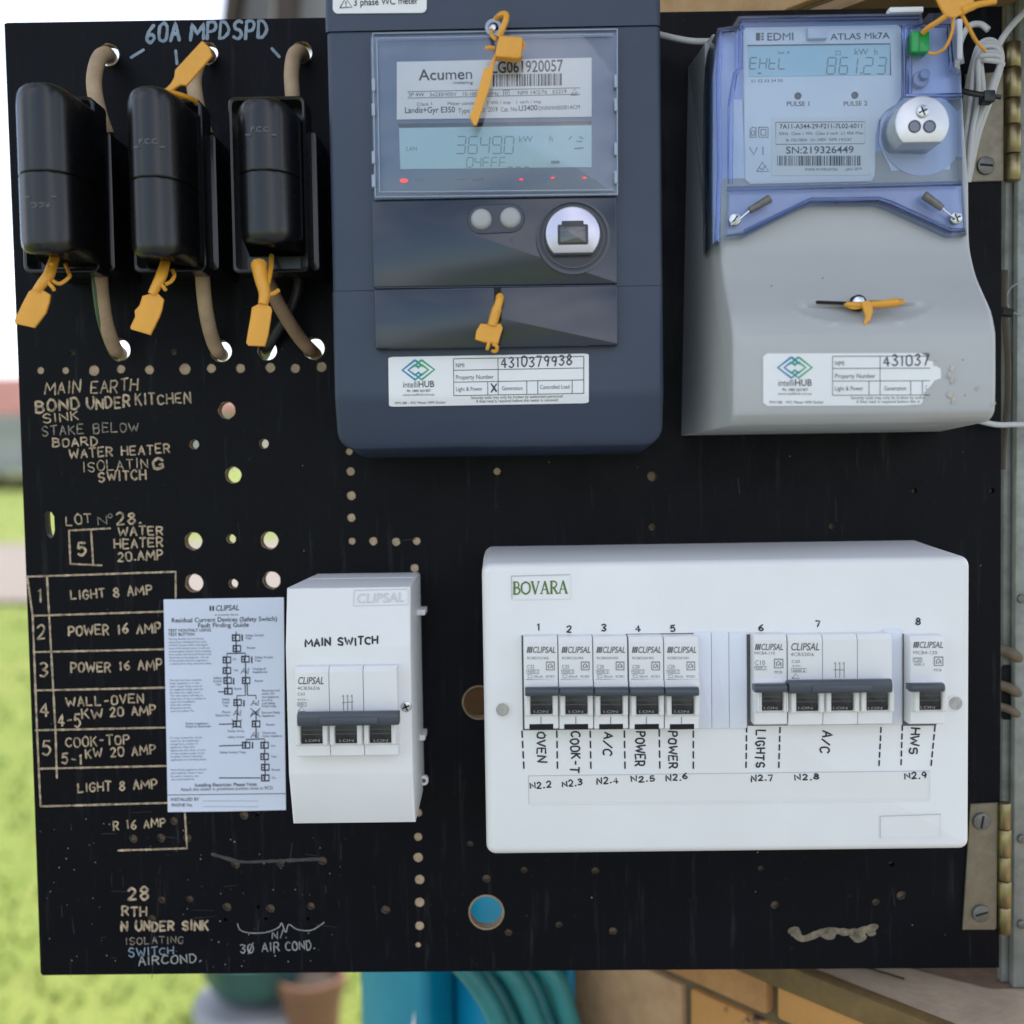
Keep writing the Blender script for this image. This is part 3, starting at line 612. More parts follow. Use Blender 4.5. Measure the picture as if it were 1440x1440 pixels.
# ================================================================== FUSE HOLDERS
M_bake = mat('black_bakelite', (.005, .005, .006), .26, noise=(25, .3), bump=(900, .12, .0002), spec=.5)
M_hole = mat('dark_recess', (.003, .003, .004), .8)
M_ptan = mat('pressed_mark', (.16, .16, .17), .6)
def fuse(label, lid, rim, split, dots, pcc, dl):
    """lid/rim pixel rectangles (x0,y0,x1,y1); lid front at depth dl"""
    rx0, rx1, rz0, rz1 = rect(*rim, 52); lx0, lx1, lz0, lz1 = rect(*lid, dl - 8)
    t = thing('fuse_holder', label, 'fuse holder', ((rx0 + rx1) / 2, 0, rz0), 'fuse holders in a row')
    b = MB(); b.rbox(rx0 + 1, rx1 + 3, rz0 + 3, rz1 - 14, .2, 40, 2, 1); b.build('base_block', M_bake, t)
    b = MB()
    pts_o = rrect(rx0, rx1, rz0, rz1, 3.5, 4); pts_i = rrect(rx0 + 1.8, rx1 - 1.8, rz0 + 1.8, rz1 - 1.8, 2.5, 4)
    b.loft([[(x, 38, z) for x, z in pts_o], [(x, 53.4, z) for x, z in pts_o], [(x, 54, z) for x, z in inset(pts_o, .6)], [(x, 53.6, z) for x, z in pts_i], [(x, 41, z) for x, z in pts_i]], True, True)
    b.build('rim', M_bake, t)
    xm, hw = (lx0 + lx1) / 2, (lx1 - lx0) / 2; zs = Z(split, dl, lid[0] + 40)
    def cap(z0, z1, top_round, bot_round, name):
        b = MB(); n = 16; loops = []
        L = z1 - z0; zz = []
        if bot_round: zz += [(0, 6), (.3, 4), (1.1, 2.0), (2.8, .6), (5.5, 0), (8, 0)]
        else: zz += [(0, .5), (.5, 0), (1.0, 0), (2.0, 0)]
        zz = [(z0 + a, c) for a, c in zz]
        if top_round: zz += [(z1 - a, c) for a, c in ((8, 0), (5.5, 0), (2.8, .6), (1.1, 2.0), (.3, 4), (0, 6))]
        else: zz += [(z1 - 2.0, 0), (z1 - 1.0, 0), (z1 - .5, 0), (z1, .5)]
        for z, sh in zz:
            row = []
            for k in range(n + 1):
                u = -1 + 2 * k / n; w_ = hw - sh * .12
                bul = (1 - abs(u) ** 2.6) ** .5 * 19
                # rounded upper/lower outline as on a shoulder: ends drop away at the sides
                zo = z + (-(abs(u) ** 3) * 5 if (top_round and z > (z0 + z1) / 2) else 0) + ((abs(u) ** 3) * 5 if (bot_round and z < (z0 + z1) / 2) else 0)
                row.append((xm + u * w_, dl - 19 + bul - sh * .55, zo))
            row += [(xm + hw, 42, z + (-4 if top_round and z > (z0 + z1) / 2 else 0)), (xm - hw, 42, z + (-4 if top_round and z > (z0 + z1) / 2 else 0))]
            loops.append(row)
        b.loft(loops); return b.build(name, M_bake, t, 50)
    up = cap(zs + .28, lz1, True, False, 'upper_cap'); lo = cap(lz0, zs - .28, False, True, 'lower_cap')
    for px, py in dots:
        p = at(px, py, dl - 1.5); b = MB(); b.cyl(p[0], p[2], 1.4, dl - 6, dl - .15, 14); b.build('pin_hole', M_hole, t)
    x, y, flip = pcc; b = MB()
    if flip: text(b, 'P.C.C.', x + 28, y, x, y + 1, 7, dl + .1)
    else: text(b, 'P.C.C.', x, y, x + 28, y, 7, dl + .1)
    for dx in (-7, 30): bar(b, x + dx, y + (4 if not flip else -8), x + dx + 7, y + (5 if not flip else -7), dl - .8, 1.2)
    b.build('lettering', M_ptan, up if not flip else lo, 0)
    b = MB(); b.box(rx0 + 6, rx1 - 6, rz0 + 3, rz0 + 9, 41.2, 46); b.build('foot_tab', M_bake, t)
    return t
fuse('black fuse holder nearest the board\'s left edge, its lettering upside down', (19, 121, 109, 360), (31, 138, 138, 384), 240, ((50, 133), (56, 345)), (42, 284, True), 88)
fuse('middle black fuse holder, with a yellow seal above and below', (176, 126, 259, 365), (186, 141, 288, 383), 248, ((209, 137), (217, 352)), (195, 202, False), 88)
fuse('black fuse holder next to the big dark grey meter, lid sunk into its rim', (330, 141, 417, 346), (325, 137, 433, 384), 239, (), (352, 185, False), 76)

# ------------------------------------------------------------------ cables of the fuses
M_cab = mat('tan_cable', (.47, .33, .205), .6, noise=(60, .35), bump=(260, .3, .0006))
M_cab2 = mat('tan_cable_dusty', (.33, .21, .12), .7, noise=(60, .45), bump=(260, .3, .0006))
def cable(label, pts, r, m, group='cables of the fuse holders', extra=None):
    b = MB(); b.tube([at(*p) for p in pts], r, 14)
    if extra is None: return tag(b.build('cable', m, None, 70), label, 'cable', group)
    t = thing('cable', label, 'cable', at(*pts[-1]), group); b.build('sheath', m, t, 70); extra(t); return t
cable('tan cable arching from its hole into the top of the left fuse holder', [(156, 84, -30), (153, 79, 2), (148, 76, 13), (139, 83, 20), (133, 105, 24), (133, 128, 26), (140, 160, 28), (150, 190, 28)], 4.1, M_cab)
cable('tan cable behind the yellow flag, entering the middle fuse holder from above', [(296, 84, -30), (293, 78, 2), (287, 76, 13), (279, 86, 20), (273, 108, 24), (274, 130, 27), (281, 165, 28), (290, 190, 28)], 4.1, M_cab)
cable('tan cable bending down into the top of the right fuse holder', [(427, 84, -30), (425, 78, 2), (420, 73, 13), (413, 80, 20), (410, 103, 24), (411, 128, 27), (414, 165, 28), (420, 190, 28)], 4.1, M_cab)
def stripe(t):
    b = MB(); b.tube([at(132, 380, 30.5), at(134, 410, 30.5), at(139, 445, 25), at(146, 470, 16), at(155, 493, 3)], 1.6, 8); b.build('earth_wire', mat('green_wire', (.06, .12, .05), .5, noise=(60, .4)), t)
cable('tan cable with a green streak below the left fuse holder', [(141, 360, 30), (141, 390, 29), (144, 425, 26), (150, 458, 19), (158, 482, 9), (164, 493, 0), (170, 498, -30)], 4.0, M_cab, extra=stripe)
cable('tan cable running down from the middle fuse holder to a hole', [(285, 360, 30), (285, 390, 29), (288, 425, 26), (293, 455, 19), (300, 480, 9), (307, 494, 0), (312, 499, -30)], 4.0, M_cab)
cable('tan cable slanting right from the right fuse holder to a hole', [(362, 355, 28), (372, 385, 27), (385, 415, 24), (402, 446, 18), (422, 476, 8), (436, 491, 0), (444, 498, -30)], 3.9, M_cab2)
cable('thin black cable crossing behind the tan one below the right fuse holder', [(422, 370, 14), (419, 405, 13), (408, 437, 11), (390, 466, 8), (377, 488, 2), (372, 500, -30)], 3.0, mat('black_cable', (.012, .012, .013), .45))

# ================================================================== YELLOW SEALS
M_yel = mat('yellow_plastic', (.80, .38, .035), .38, noise=(60, .18), bump=(400, .25, .0003), spec=.5)
def seal(label, flag, d, th=1.0, stem=None, loops=(), extra=(), m=None):
    """flag: pixel outline at depth d; stem: (points (px,py,d), radius); loops: thin strap paths"""
    p = at(flag[0][0], flag[0][1], d); t = thing('security_seal', label, 'seal', p, 'yellow security seals')
    m = m or M_yel
    b = MB(); b.prism(poly(flag, d), d - th, d, .35, 1); b.build('flag', m, t)
    if stem: b = MB(); b.tube([at(*q) for q in stem[0]], stem[1], 10); b.build('stem', m, t)
    for pts, r in loops: b = MB(); b.tube([at(*q) for q in pts], r, 8); b.build('strap', m, t)
    for pts, dd in extra: b = MB(); b.prism(poly(pts, dd), dd - 6, dd, .8, 2); b.build('lock_block', m, t)
    return t
seal('yellow seal tag hanging from the left fuse holder', [(43, 408), (50, 402), (54, 406), (57, 404), (60, 408), (70, 414), (69, 424), (64, 440), (48, 461), (21, 455), (20, 450), (31, 427), (40, 410)], 74, 1.4,
     (((52, 409, 73.5), (60, 398, 73), (68, 388, 71), (73, 374, 66), (78, 360, 58)), lambda k: 2.9 - 1.1 * abs(k - .55)), ((((72, 372, 70), (82, 360, 62), (88, 352, 55)), 1.1), (((73, 394, 72), (84, 399, 70), (97, 390, 67), (97, 384, 62), (92, 372, 56)), 1.0), (((66, 396, 73), (74, 404, 73), (76, 408, 72)), 1.0)))
seal('yellow seal tag hanging from the middle fuse holder', [(207, 414), (216, 411), (222, 413), (230, 421), (227, 436), (224, 445), (211, 471), (184, 463), (183, 460), (190, 445), (189, 437), (196, 429), (200, 416)], 74, 1.4,
     (((214, 414, 73.5), (220, 402, 73), (226, 390, 71), (230, 378, 66), (234, 364, 58)), lambda k: 2.9 - 1.1 * abs(k - .55)), ((((226, 388, 70), (232, 372, 62), (238, 355, 55)), 1.1), (((232, 400, 72), (240, 396, 70), (245, 388, 67), (243, 380, 60)), 1.0), (((225, 397, 73), (230, 404, 73), (233, 408, 72)), 1.0)))
seal('yellow seal tag hanging from the right fuse holder, beside the black cable', [(366, 426), (370, 424), (374, 428), (380, 431), (382, 436), (377, 470), (372, 487), (349, 486), (346, 482), (352, 446), (354, 432)], 70, 1.4,
     (((370, 428, 69.5), (372, 412, 69), (368, 395, 68), (365, 380, 66), (364, 372, 64)), lambda k: 2.6 + 1.6 * k), ((((376, 400, 68), (380, 380, 62), (382, 360, 50)), 1.4), (((374, 415, 69), (384, 413, 68), (392, 408, 66)), 1.1)))
seal('yellow seal flag sticking up above the middle fuse holder', [(246, 98), (284, 57), (294, 66), (298, 78), (262, 120), (254, 119), (248, 122), (237, 130), (230, 127), (240, 117), (245, 108)], 78, 1.5,
     None, ((((232, 127, 77), (246, 131, 76), (262, 136, 70), (275, 142, 60)), 1.2), (((236, 128, 76), (250, 136, 73), (268, 137, 66), (276, 146, 58)), .9)))

# ================================================================== DARK GREY THREE PHASE METER
M_e = mat('slate_plastic', (.030, .046, .082), .42, noise=(10, .10), bump=(1500, .5, .00025), spec=.5)
M_e2 = mat('slate_gloss', (.020, .029, .047), .13, noise=(9, .15), spec=.6)
M_lcd = mat('lcd_glass', (.48, .72, .78), .25, noise=(12, .10), rgb2=(.40, .64, .76))
M_seg = mat('lcd_segment', (.15, .24, .28), .4)
M_ink = mat('black_ink', (.012, .012, .014), .5)
M_gink = mat('grey_ink', (.09, .095, .10), .5)
M_white = mat('white_label', (.80, .81, .82), .42, noise=(20, .06))
M_red = mat('red_led', (.45, .02, .015), .4, emit=(1, .03, .02, .35))
M_clear = clear('clear_cover', (.985, .99, .995), 1.55)
m1 = thing('electricity_meter', 'large dark slate grey three phase electricity meter in the middle of the board', 'electricity meter', (X(700, 620, 0), 0, Z(635, 0, 700)))
ex0, ex1 = X(465.5, 320, 62), X(931.5, 320, 62)
def slab(name, py0, py1, prof, parent, m, x0, x1, big=0, bev=3.5, excl=()):
    b = MB(); b.xprism(prof, x0, x1)
    if big:
        zlow = min(p[1] for p in prof); b.bevel(lambda p, q: abs(p.x - q.x) < .01 and (p.z + q.z) / 2 < zlow + 12 and abs(p.y - q.y) > 20, big, 5)
    zt, zb_ = max(p[1] for p in prof), min(p[1] for p in prof)
    b.bevel(lambda p, q: min(p.y, q.y) > 20 and not (('t' in excl) and min(p.z, q.z) > zt - .01) and not (('b' in excl) and max(p.z, q.z) < zb_ + .01), bev, 3)
    return b.build(name, m, parent, 30)
zt0, z45, z410 = Z(-70, 62), Z(46, 63, 470), Z(410, 63, 470)
slab('top_cover', 0, 0, [(0, zt0), (63, zt0), (64, z45 + .35), (0, z45 + .35)], m1, M_e, ex0 - .6, ex1, 0, 3, ('t', 'b'))
slab('housing', 0, 0, [(0, z45), (63, z45), (63, z410 + .3), (0, z410 + .3)], m1, M_e, ex0, ex1, 0, 3, ('t', 'b'))
slab('terminal_cover', 0, 0, [(0, z410), (63.4, z410), (63.4, Z(556, 63)), (56, Z(628, 56)), (0, Z(641, 0))], m1, M_e, ex0 - .3, ex1, 9, 3, ('t',))
b = MB(); b.box(ex0 + 3, ex1 - 3, z410 - 4, z45 + 4, 20, 62.2); b.build('seam_shadow', M_hole, m1)
# raised front panel and flap
x0, x1, z0, z1 = rect(524, 279, 868, 402, 67)
b = MB(); b.rbox(x0, x1, z0, z1, 60, 67, .8, .7); fp = b.build('front_panel', M_e2, m1)
fx0, fx1, fz0, fz1 = rect(527, 404, 869, 488, 69)
b = MB(); b.rbox(fx0, fx1, fz0, fz1, 60, 69, .8, .8); b.bevel(lambda p, q: False, 1); fl = b.build('flap', M_e2, m1)
sx0, sx1, sz0, sz1 = rect(695, 405, 705, 452, 69); b = MB(); b.box(sx0, sx1, sz0, sz1, 68, 69.12); b.build('slot', M_hole, fl)
b = MB(); ribbon(b, [(529, 405), (868, 401)], 1.2, 69, .05); b.build('edge_line', M_e, fl)
# display window: backing, label, LCD, leds, clear cover
wx0, wx1, wz0, wz1 = rect(524, 48, 868, 278, 64)
b = MB(); b.box(wx0, wx1, wz0, wz1, 60, 64); bk_ = b.build('display_backing', mat('display_backing', (.13, .20, .34), .3, noise=(9, .2)), m1)
def quadp(b, c, d, th=.25): b.prism(poly(c, d), d - th, d)
b = MB(); quadp(b, [(558, 87), (832, 81), (832, 164), (558, 168)], 64.5); lb = b.build('label', mat('bright_label', (.88, .90, .93), .4), m1)
b = MB(); D = 64.5
text(b, 'Acumen', 589, 113, 665, 111, 15, D, 1); text(b, 'metering', 637, 118, 665, 118, 4.2, D, 1)
text(b, 'LG061920057', 691, 103, 792, 100, 16, D, 1)
text(b, '3P 4W   3x230/400V   10-100A   50Hz', 574, 136, 701, 134, 5.2, D); text(b, 'NMI 14/2/76   E2219', 728, 133, 797, 131, 5.2, D)
text(b, 'Class 1', 586, 149, 609, 148, 4.6, D); text(b, 'Meter constants   1 Wh / imp   1 varh / imp', 629, 148, 761, 145, 4.6, D)
text(b, 'Landis+Gyr E350', 569, 159, 640, 158, 8, D, 1); text(b, 'Type ZMD', 644, 159, 682, 158, 6.5, D); text(b, '2019', 686, 157, 700, 157, 6.5, D, 1); text(b, 'Cat. No.', 704, 157, 729, 156, 6, D); text(b, 'U3400', 729, 156, 756, 155, 7.5, D, 1); text(b, 'DNNNNBS001ACM', 757, 155, 816, 153, 5.5, D)
for y in (129, 138): ribbon(b, [(573, y), (816, y - 5.5)], .8, D, caps=False)
ribbon(b, [(708, 127), (716, 127), (716, 135), (708, 135), (708, 127)], .9, D, caps=False); ribbon(b, [(710.5, 129.5), (713.5, 129.5), (713.5, 132.5), (710.5, 132.5), (710.5, 129.5)], .9, D, caps=False); ribbon(b, [(803, 134), (808, 125), (813, 134), (803, 134)], .9, D, caps=False); ribbon(b, [(806, 131), (808, 133), (811, 129)], .9, D, caps=False)
b.build('print', M_ink, lb, 0)
b = MB(); barcode(b, 693, 105, 791, 122, D, 62, -.02); b.build('barcode', M_ink, lb, 0)
b = MB(); quadp(b, [(561, 180), (832, 176), (832, 235), (563, 238)], 64.4); lc = b.build('display', M_lcd, m1)
b = MB(); seg7(b, '36490', 641, 216, 12.5, 24, 64.4, 1.5); ribbon(b, [(704, 215), (706, 215)], 1.6, 64.4, .15); seg7(b, '04FFF___', 656, 235, 8.5, 13.5, 64.4, 1.2)
text(b, 'kW', 729, 200, 749, 200, 9, 64.4); text(b, 'h', 772, 199, 778, 199, 9, 64.4); text(b, 'LAN', 571, 212, 587, 212, 6, 64.4)
ribbon(b, [(800, 196), (804, 192)], 1.4, 64.4); ribbon(b, [(815, 192), (820, 195)], 1.6, 64.4); ribbon(b, [(811, 199), (818, 199)], 1.4, 64.4); ribbon(b, [(808, 209), (820, 208)], 2.4, 64.4); bar(b, 775, 226, 787, 230, 64.4); b.build('segments', M_seg, lc, 0)
b = MB(); quadp(b, [(560, 174), (832, 170), (832, 176), (561, 180)], 64.3); b.build('bezel', M_e2, m1)
for a, c, r in ((568, 254, 4.5), (733, 252, 2.2), (777, 250, 2.2), (822, 250, 2.2)):
    p = at(a, c, 64.5); b = MB(); b.prism([(p[0] + r * .37 * 1.3 * math.cos(q * .524), p[2] + r * .37 * .6 * math.sin(q * .524)) for q in range(12)], 63.5, 64.6); b.build('indicator_led', M_red, m1)
b = MB(); text(b, 'Wh', 583, 256, 598, 256, 5, 64); text(b, 'varh', 664, 255, 681, 254, 5, 64); ribbon(b, [(642, 252), (655, 252)], 1, 64); b.build('print', M_gink, bk_, 0)
b = MB(); cx0, cx1, cz0, cz1 = rect(523, 47, 869, 277, 68.5); b.rbox(cx0, cx1, cz0, cz1, 66.6, 68.5, 1.5, .5); cv = b.build('clear_cover', M_clear, m1)
M_rim = mat('clear_rim', (.30, .36, .46), .12, spec=.7)
b = MB()
for pts in ([(524, 47), (868, 41)], [(524, 47), (528, 277)], [(868, 41), (868, 274)], [(528, 277), (868, 273)], [(531, 54), (862, 48)], [(534, 270), (862, 267)], [(530, 54), (534, 270)]):
    b.tube([at(*pts[0], 68.6), at(*pts[1], 68.6)], .32, 6, False)
b.build('cover_rim', M_rim, cv)
for px, ys in ((525.5, (120, 155, 222, 255)), (866, (115, 148, 210, 250))):
    for y in ys: q = at(px, y, 68); b = MB(); b.rbox(q[0] - .9, q[0] + .9, q[2] - 3.2, q[2] + 3.2, 66, 69.3, .5, .4); b.build('cover_clip', M_rim, cv)
q = at(694, 40, 68); b = MB(); b.ring(q[0], q[2], 4.2, 2.6, 64, 69.5, 20); b.build('seal_eye', M_rim, cv)
q = at(692, 38, 68); b = MB(); b.cyl(q[0], q[2], 2.2, 63, 68.4, 16, .5); b.build('screw', M_steel, m1)
# buttons
q0, q1 = at(677, 309, 67), at(718, 307, 67); r = 7.2
pill = [(q0[0] + r * math.cos(math.radians(a)), q0[2] + r * math.sin(math.radians(a))) for a in range(90, 271, 18)] + [(q1[0] + r * math.cos(math.radians(a)), q1[2] + r * math.sin(math.radians(a))) for a in range(270, 451, 18)]
b = MB(); b.prism(pill, 66, 67.5, .3, 1); b.build('button_surround', M_e2, fp); b = MB(); b.prism(inset(pill, .9), 66, 67.62); b.build('button_well', mat('button_well', (.03, .036, .05), .2), fp)
for q in (q0, q1): b = MB(); b.prism(circ(q[0], q[2], 5.3, 24), 66, 70.2, 2.4, 4); b.build('button', mat('grey_button', (.36, .37, .38), .45), m1)
b = MB(); text(b, 'R', 715, 340, 722, 340, 6, 67.1); b.build('print', M_gink, fp, 0)
# optical port
q = at(806, 334, 67); ox, oz = q[0], q[2]
b = MB(); b.ring(ox, oz, 18.6, 17.2, 66, 68.2, 48); b.ring(ox, oz, 15.6, 14.9, 66, 67.9, 48); b.build('port_ring', M_e2, m1)
b = MB(); b.cyl(ox, oz, 17.2, 66, 67.12, 48); b.build('port_well', mat('port_well', (.012, .014, .02), .25), m1)
def dcut(cx, cz, r, cut, n=40): return [(x, max(z, cz - cut)) for x, z in circ(cx, cz, r, n)]
b = MB(); b.prism(dcut(ox - .4, oz + .6, 13.6, 9.5), 67, 73, .8, 2); b.build('port_disc', mat('port_plate', (.60, .58, .68), .3, .75, noise=(40, .12)), m1)
b = MB(); b.rbox(ox - 8, ox + 7.2, oz - 4.8, oz + 5.2, 72, 73.35, .8, .2); b.rbox(ox - 6, ox + 5, oz + 4, oz + 7, 72, 73.32, .6, .2); b.build('port_socket', mat('socket_rim', (.03, .03, .035), .3), m1)
b = MB(); b.rbox(ox - 6.8, ox + 6, oz - 3.8, oz + 4, 72, 73.6, .6, .2); b.build('port_lens', mat('port_lens', (.12, .12, .125), .08, .4), m1)
# name sticker
def sticker(parent, C, d, number, torn=None):
    """C: pixel corners TL TR BR BL of the sticker"""
    def Q(u, v):
        a = Vector(C[0]) * (1 - u) + Vector(C[1]) * u; c = Vector(C[3]) * (1 - u) + Vector(C[2]) * u; p = a * (1 - v) + c * v; return (p.x, p.y)
    dd = (lambda z: d(z) + .25) if callable(d) else d + .25
    if torn: out_ = [Q(*p) for p in torn]
    else: out_ = [Q(*p) for p in rrect(0, 1, 0, 1, .03, 3)]
    b = MB()
    PU = torn or rrect(0, 1, 0, 1, .03, 3); rows = []
    vs_ = sorted(set([max(.0005, min(.9995, p[1])) for p in PU] + [k / 24 + .0007 for k in range(24)]))
    for v in vs_:
        hits = []
        for (ua, va), (ub, vb) in zip(PU, PU[1:] + PU[:1]):
            if (va - v) * (vb - v) <= 0 and abs(va - vb) > 1e-9: hits.append(ua + (ub - ua) * (v - va) / (vb - va))
        if len(hits) < 2: continue
        u0, u1 = min(hits), max(hits)
        rows.append([b.bm.verts.new(at(*Q(u0 + (u1 - u0) * k / 6, v), dd)) for k in range(7)])
    for ra, rb in zip(rows, rows[1:]):
        for k in range(6): b.bm.faces.new((ra[k], ra[k + 1], rb[k + 1], rb[k]))
    st = b.build('sticker', M_white, parent, 30)
    umax = 1.0 if not torn else .78
    H = Vector(C[3]).y - Vector(C[0]).y
    def T(mb, s, u0, v0, u1, hh, bold=0): 
        p, q = Q(u0, v0), Q(u1, v0); text(mb, s, *p, *q, hh * H, dd, bold, 0, .1)
    def ln(mb, pts, wd=.9): ribbon(mb, [Q(min(u, umax), v) for u, v in pts], wd, dd, .1, caps=False)
    b = MB()
    for v in (.06, .29, .53): ln(b, [(.325, v), (.975, v)])
    ln(b, [(.325, .80), (.975, .80)]); ln(b, [(.325, .06), (.325, .80)]); ln(b, [(.547, .06), (.547, .80)]); ln(b, [(.495, .53), (.495, .80)]); ln(b, [(.69, .53), (.69, .80)]); ln(b, [(.745, .53), (.745, .80)])
    if not torn:
        for u in (.917, .975): ln(b, [(u, .53 if u < .95 else .06), (u, .80)])
    T(b, 'NMI', .335, .235, .38, .085); T(b, 'Property Number', .335, .475, .525, .085); T(b, 'Light & Power', .335, .71, .468, .08); T(b, 'Generation', .565, .71, .67, .08)
    if not torn:
        T(b, 'Controlled Load', .755, .70, .905, .08); T(b, 'Security seals may only be broken by authorised personnel', .41, .875, .87, .058); T(b, 'A final read is required before this meter is removed', .435, .95, .845, .058)
    else:
        T(b, 'C', .757, .70, .768, .08); T(b, 'Security seals may only be broken by autho', .41, .875, .755, .058); T(b, 'A final read is required before this m', .435, .95, .735, .058)
    T(b, 'intelli', .07, .62, .147, .12); T(b, 'HUB', .147, .62, .228, .125, 1); T(b, 'Ph: 1800 263 837', .09, .715, .21, .05, 1); T(b, 'www.intellihub.com.au', .07, .79, .228, .05); T(b, 'FM1188 - WC Meter NMI Sticker', .03, .955, .285, .052)
    b.build('print', M_ink, st, 0)
    for cu_, col, s in ((.133, 'logo_blue', -1), (.165, 'logo_green', 1)):
        b = MB(); mk = mat(col, (.02, .22, .42) if s < 0 else (.05, .36, .16), .5)
        for r_, of in ((.064, 0), (.034, 0)):
            vr = r_ * 3.1
            ln(b, [(cu_ + s * r_ * .0, .27 - vr), (cu_ + s * r_, .27), (cu_ + s * r_ * .0, .27 + vr), (cu_ - s * r_ * .55, .27 + vr * .4)], 3.0)
            ln(b, [(cu_ + s * r_ * .0, .27 - vr), (cu_ - s * r_ * .6, .27 - vr * .35)], 3.0)
        b.build('logo', mk, st, 0)
    b = MB(); p, q = Q(.563, .26), Q(.915 if not torn else .775, .22 if not torn else .23); hand(b, number, *p, *q, .2 * H, dd, 1.9, .07, .05, .05, lift=.1)
    if not torn: p, q = Q(.512, .75), Q(.538, .75); hand(b, 'X', *p, *q, .17 * H, dd, 2.2, .08, lift=.1)
    b.build('handwriting', mat('violet_ink', (.035, .022, .06), .5), st, 0)
    return st
def d_e(z):
    z5, z6 = Z(556, 63), Z(628, 56)
    return 63.4 if z >= z5 else 63.4 - 7.4 * (z5 - z) / (z5 - z6)
sticker(m1, ((546, 502), (828, 497), (828, 567), (547, 572)), lambda z: d_e(z) + .12, '4310379938')
b = MB(); b.prism([at(a, c, 64.3)[::2] for a, c in ((468, -20), (600, -20), (600, 12), (598, 16), (594, 18), (474, 19), (470, 17), (468, 13))], 62.5, 64.4); wl = b.build('warning_sticker', M_white, m1)
b = MB(); text(b, '3 phase WC meter', 497, 8, 588, 5, 9.5, 64.4, 1); ribbon(b, [(478, 11), (486, -3), (495, 10), (478, 11)], 1.3, 64.4, caps=False); text(b, '!', 485, 9, 488, 9, 7, 64.4, 1); b.build('print', M_ink, wl, 0)
# its seals
seal('long yellow seal with a square lock block on the meter window', [(690, 88), (687, 95), (683, 96), (681, 95), (673, 125), (664, 155), (660, 163), (666, 176), (670, 176), (676, 160), (690, 118), (695, 90), (700, 75), (697, 71)], 76, 1.4,
     None, ((((702, 52, 76), (707, 40, 77), (712, 26, 76), (711, 20, 74), (704, 21, 72), (697, 27, 68)), 1.5), (((698, 56, 75), (692, 50, 72), (691, 42, 68)), 1.0), (((696, 68, 77), (690, 67, 77), (683, 68, 76)), 1.0), (((730, 56, 77), (736, 62, 77), (733, 71, 76), (728, 74, 76)), 1.0)), (([(702, 50), (734, 51), (735, 56), (733, 80), (727, 82), (697, 79), (697, 70)], 80),))
seal('short yellow seal on the lower flap of the slate meter', [(676, 455), (690, 456), (704, 455), (707, 461), (703, 474), (700, 484), (680, 481), (668, 477), (669, 470), (670, 465)], 75, 3,
     (((692, 458, 74), (697, 440, 74), (702, 424, 73), (703, 417, 71)), lambda k: 2.5 if k < .5 else 2.1), ((((688, 480, 75), (686, 488, 75), (685, 491, 74)), .9), (((693, 483, 75), (699, 488, 75), (697, 494, 74), (692, 493, 73)), .9), (((703, 418, 72), (703, 414, 69)), .9)))
# ================================================================== PALE GREY SINGLE PHASE METER
M_g = mat('grey_plastic_cover', (.43, .44, .445), .33, noise=(12, .06), bump=(1400, .25, .0002))
M_body = mat('meter_body', (.46, .55, .86), .4)
M_tint = clear('blue_tinted_cover', (.85, .92, 1.0), 1.5, .05)
M_tint2 = clear('blue_tinted_edge', (.74, .80, .97), 1.55, .05)
m2 = thing('electricity_meter', 'pale grey electricity meter with blue tinted clear cover, beside the upper hinge', 'electricity meter', (X(1180, 600, 0), 0, Z(610, 0, 1180)))
gx0, gx1 = X(1030, 500, 93), X(1402.5, 500, 93)
PR = [(0, Z(90, 0, 1180)), (45, Z(90, 45, 1180)), (61, Z(262, 61, 1180)), (61.5, Z(310, 61.5, 1180)), (62, Z(338, 62, 1180)), (64.5, Z(362, 64.5, 1180)), (71, Z(392, 71, 1180)), (80, Z(418, 80, 1180)), (87.5, Z(440, 87.5, 1180)), (91.5, Z(462, 91.5, 1180)), (93, Z(485, 93, 1180)),
      (93, Z(568, 93, 1180)), (91, Z(586, 91, 1180)), (85, Z(596, 85, 1180)), (0, Z(609, 0, 1180))]
PR[1] = (45, PR[0][1])
def xs(d, z):
    if d < 1: return (X(968, 100, 0) if z > 0 and z > Z(300, 0) else X(958, 600, 0), gx1 + 9)
    return (gx0, gx1)
PRS = PR[:2] + [(v.x, v.y) for v in catmull([Vector(p) for p in PR[2:14]], 5)] + [PR[14]]
SLZ, SCX = Z(427, 84, 1212), X(1212, 427, 84)
def scoop(x, z):
    u, v = (x - SCX) / 33.0, (SLZ - z) / 10.5
    if v < 0: return 0
    r = u * u + v * v
    return 5.0 * (1 - r) ** .8 if r < 1 else -.9 * math.exp(-((r - 1.06) / .09) ** 2)
b = MB(); loops = []
cols = [(gx0, 3.2), (gx0 + .35, 1.7), (gx0 + 1.1, .6), (gx0 + 2.6, 0)] + [(gx0 + 4 + (gx1 - gx0 - 8) * k / 90, 0) for k in range(91)] + [(gx1 - 2.6, 0), (gx1 - 1.1, .6), (gx1 - .35, 1.7), (gx1, 3.2)]
for x, dr in cols:
    row = []
    for d, z in PRS:
        if d < 1:
            fr = (x - gx0) / (gx1 - gx0); a_, c_ = xs(d, z); row.append((a_ + (c_ - a_) * fr, d, z))
        else: row.append((x, d - (dr if d > 50 else 0) - (scoop(x, z) if 60 < d else 0), z))
    loops.append(row)
b.loft(loops)
tcov = b.build('terminal_cover', M_g, m2, 50)
_pr = [p for p in PRS if p[0] > 1 and p[1] <= PR[3][1] + .01]
def d_g(z):
    for (d0, z0), (d1, z1) in zip(_pr, _pr[1:]):
        if z <= z0 and z >= z1: return d0 + (d1 - d0) * (z0 - z) / (z0 - z1 + 1e-9)
    return 61.5 if z > _pr[0][1] else 85
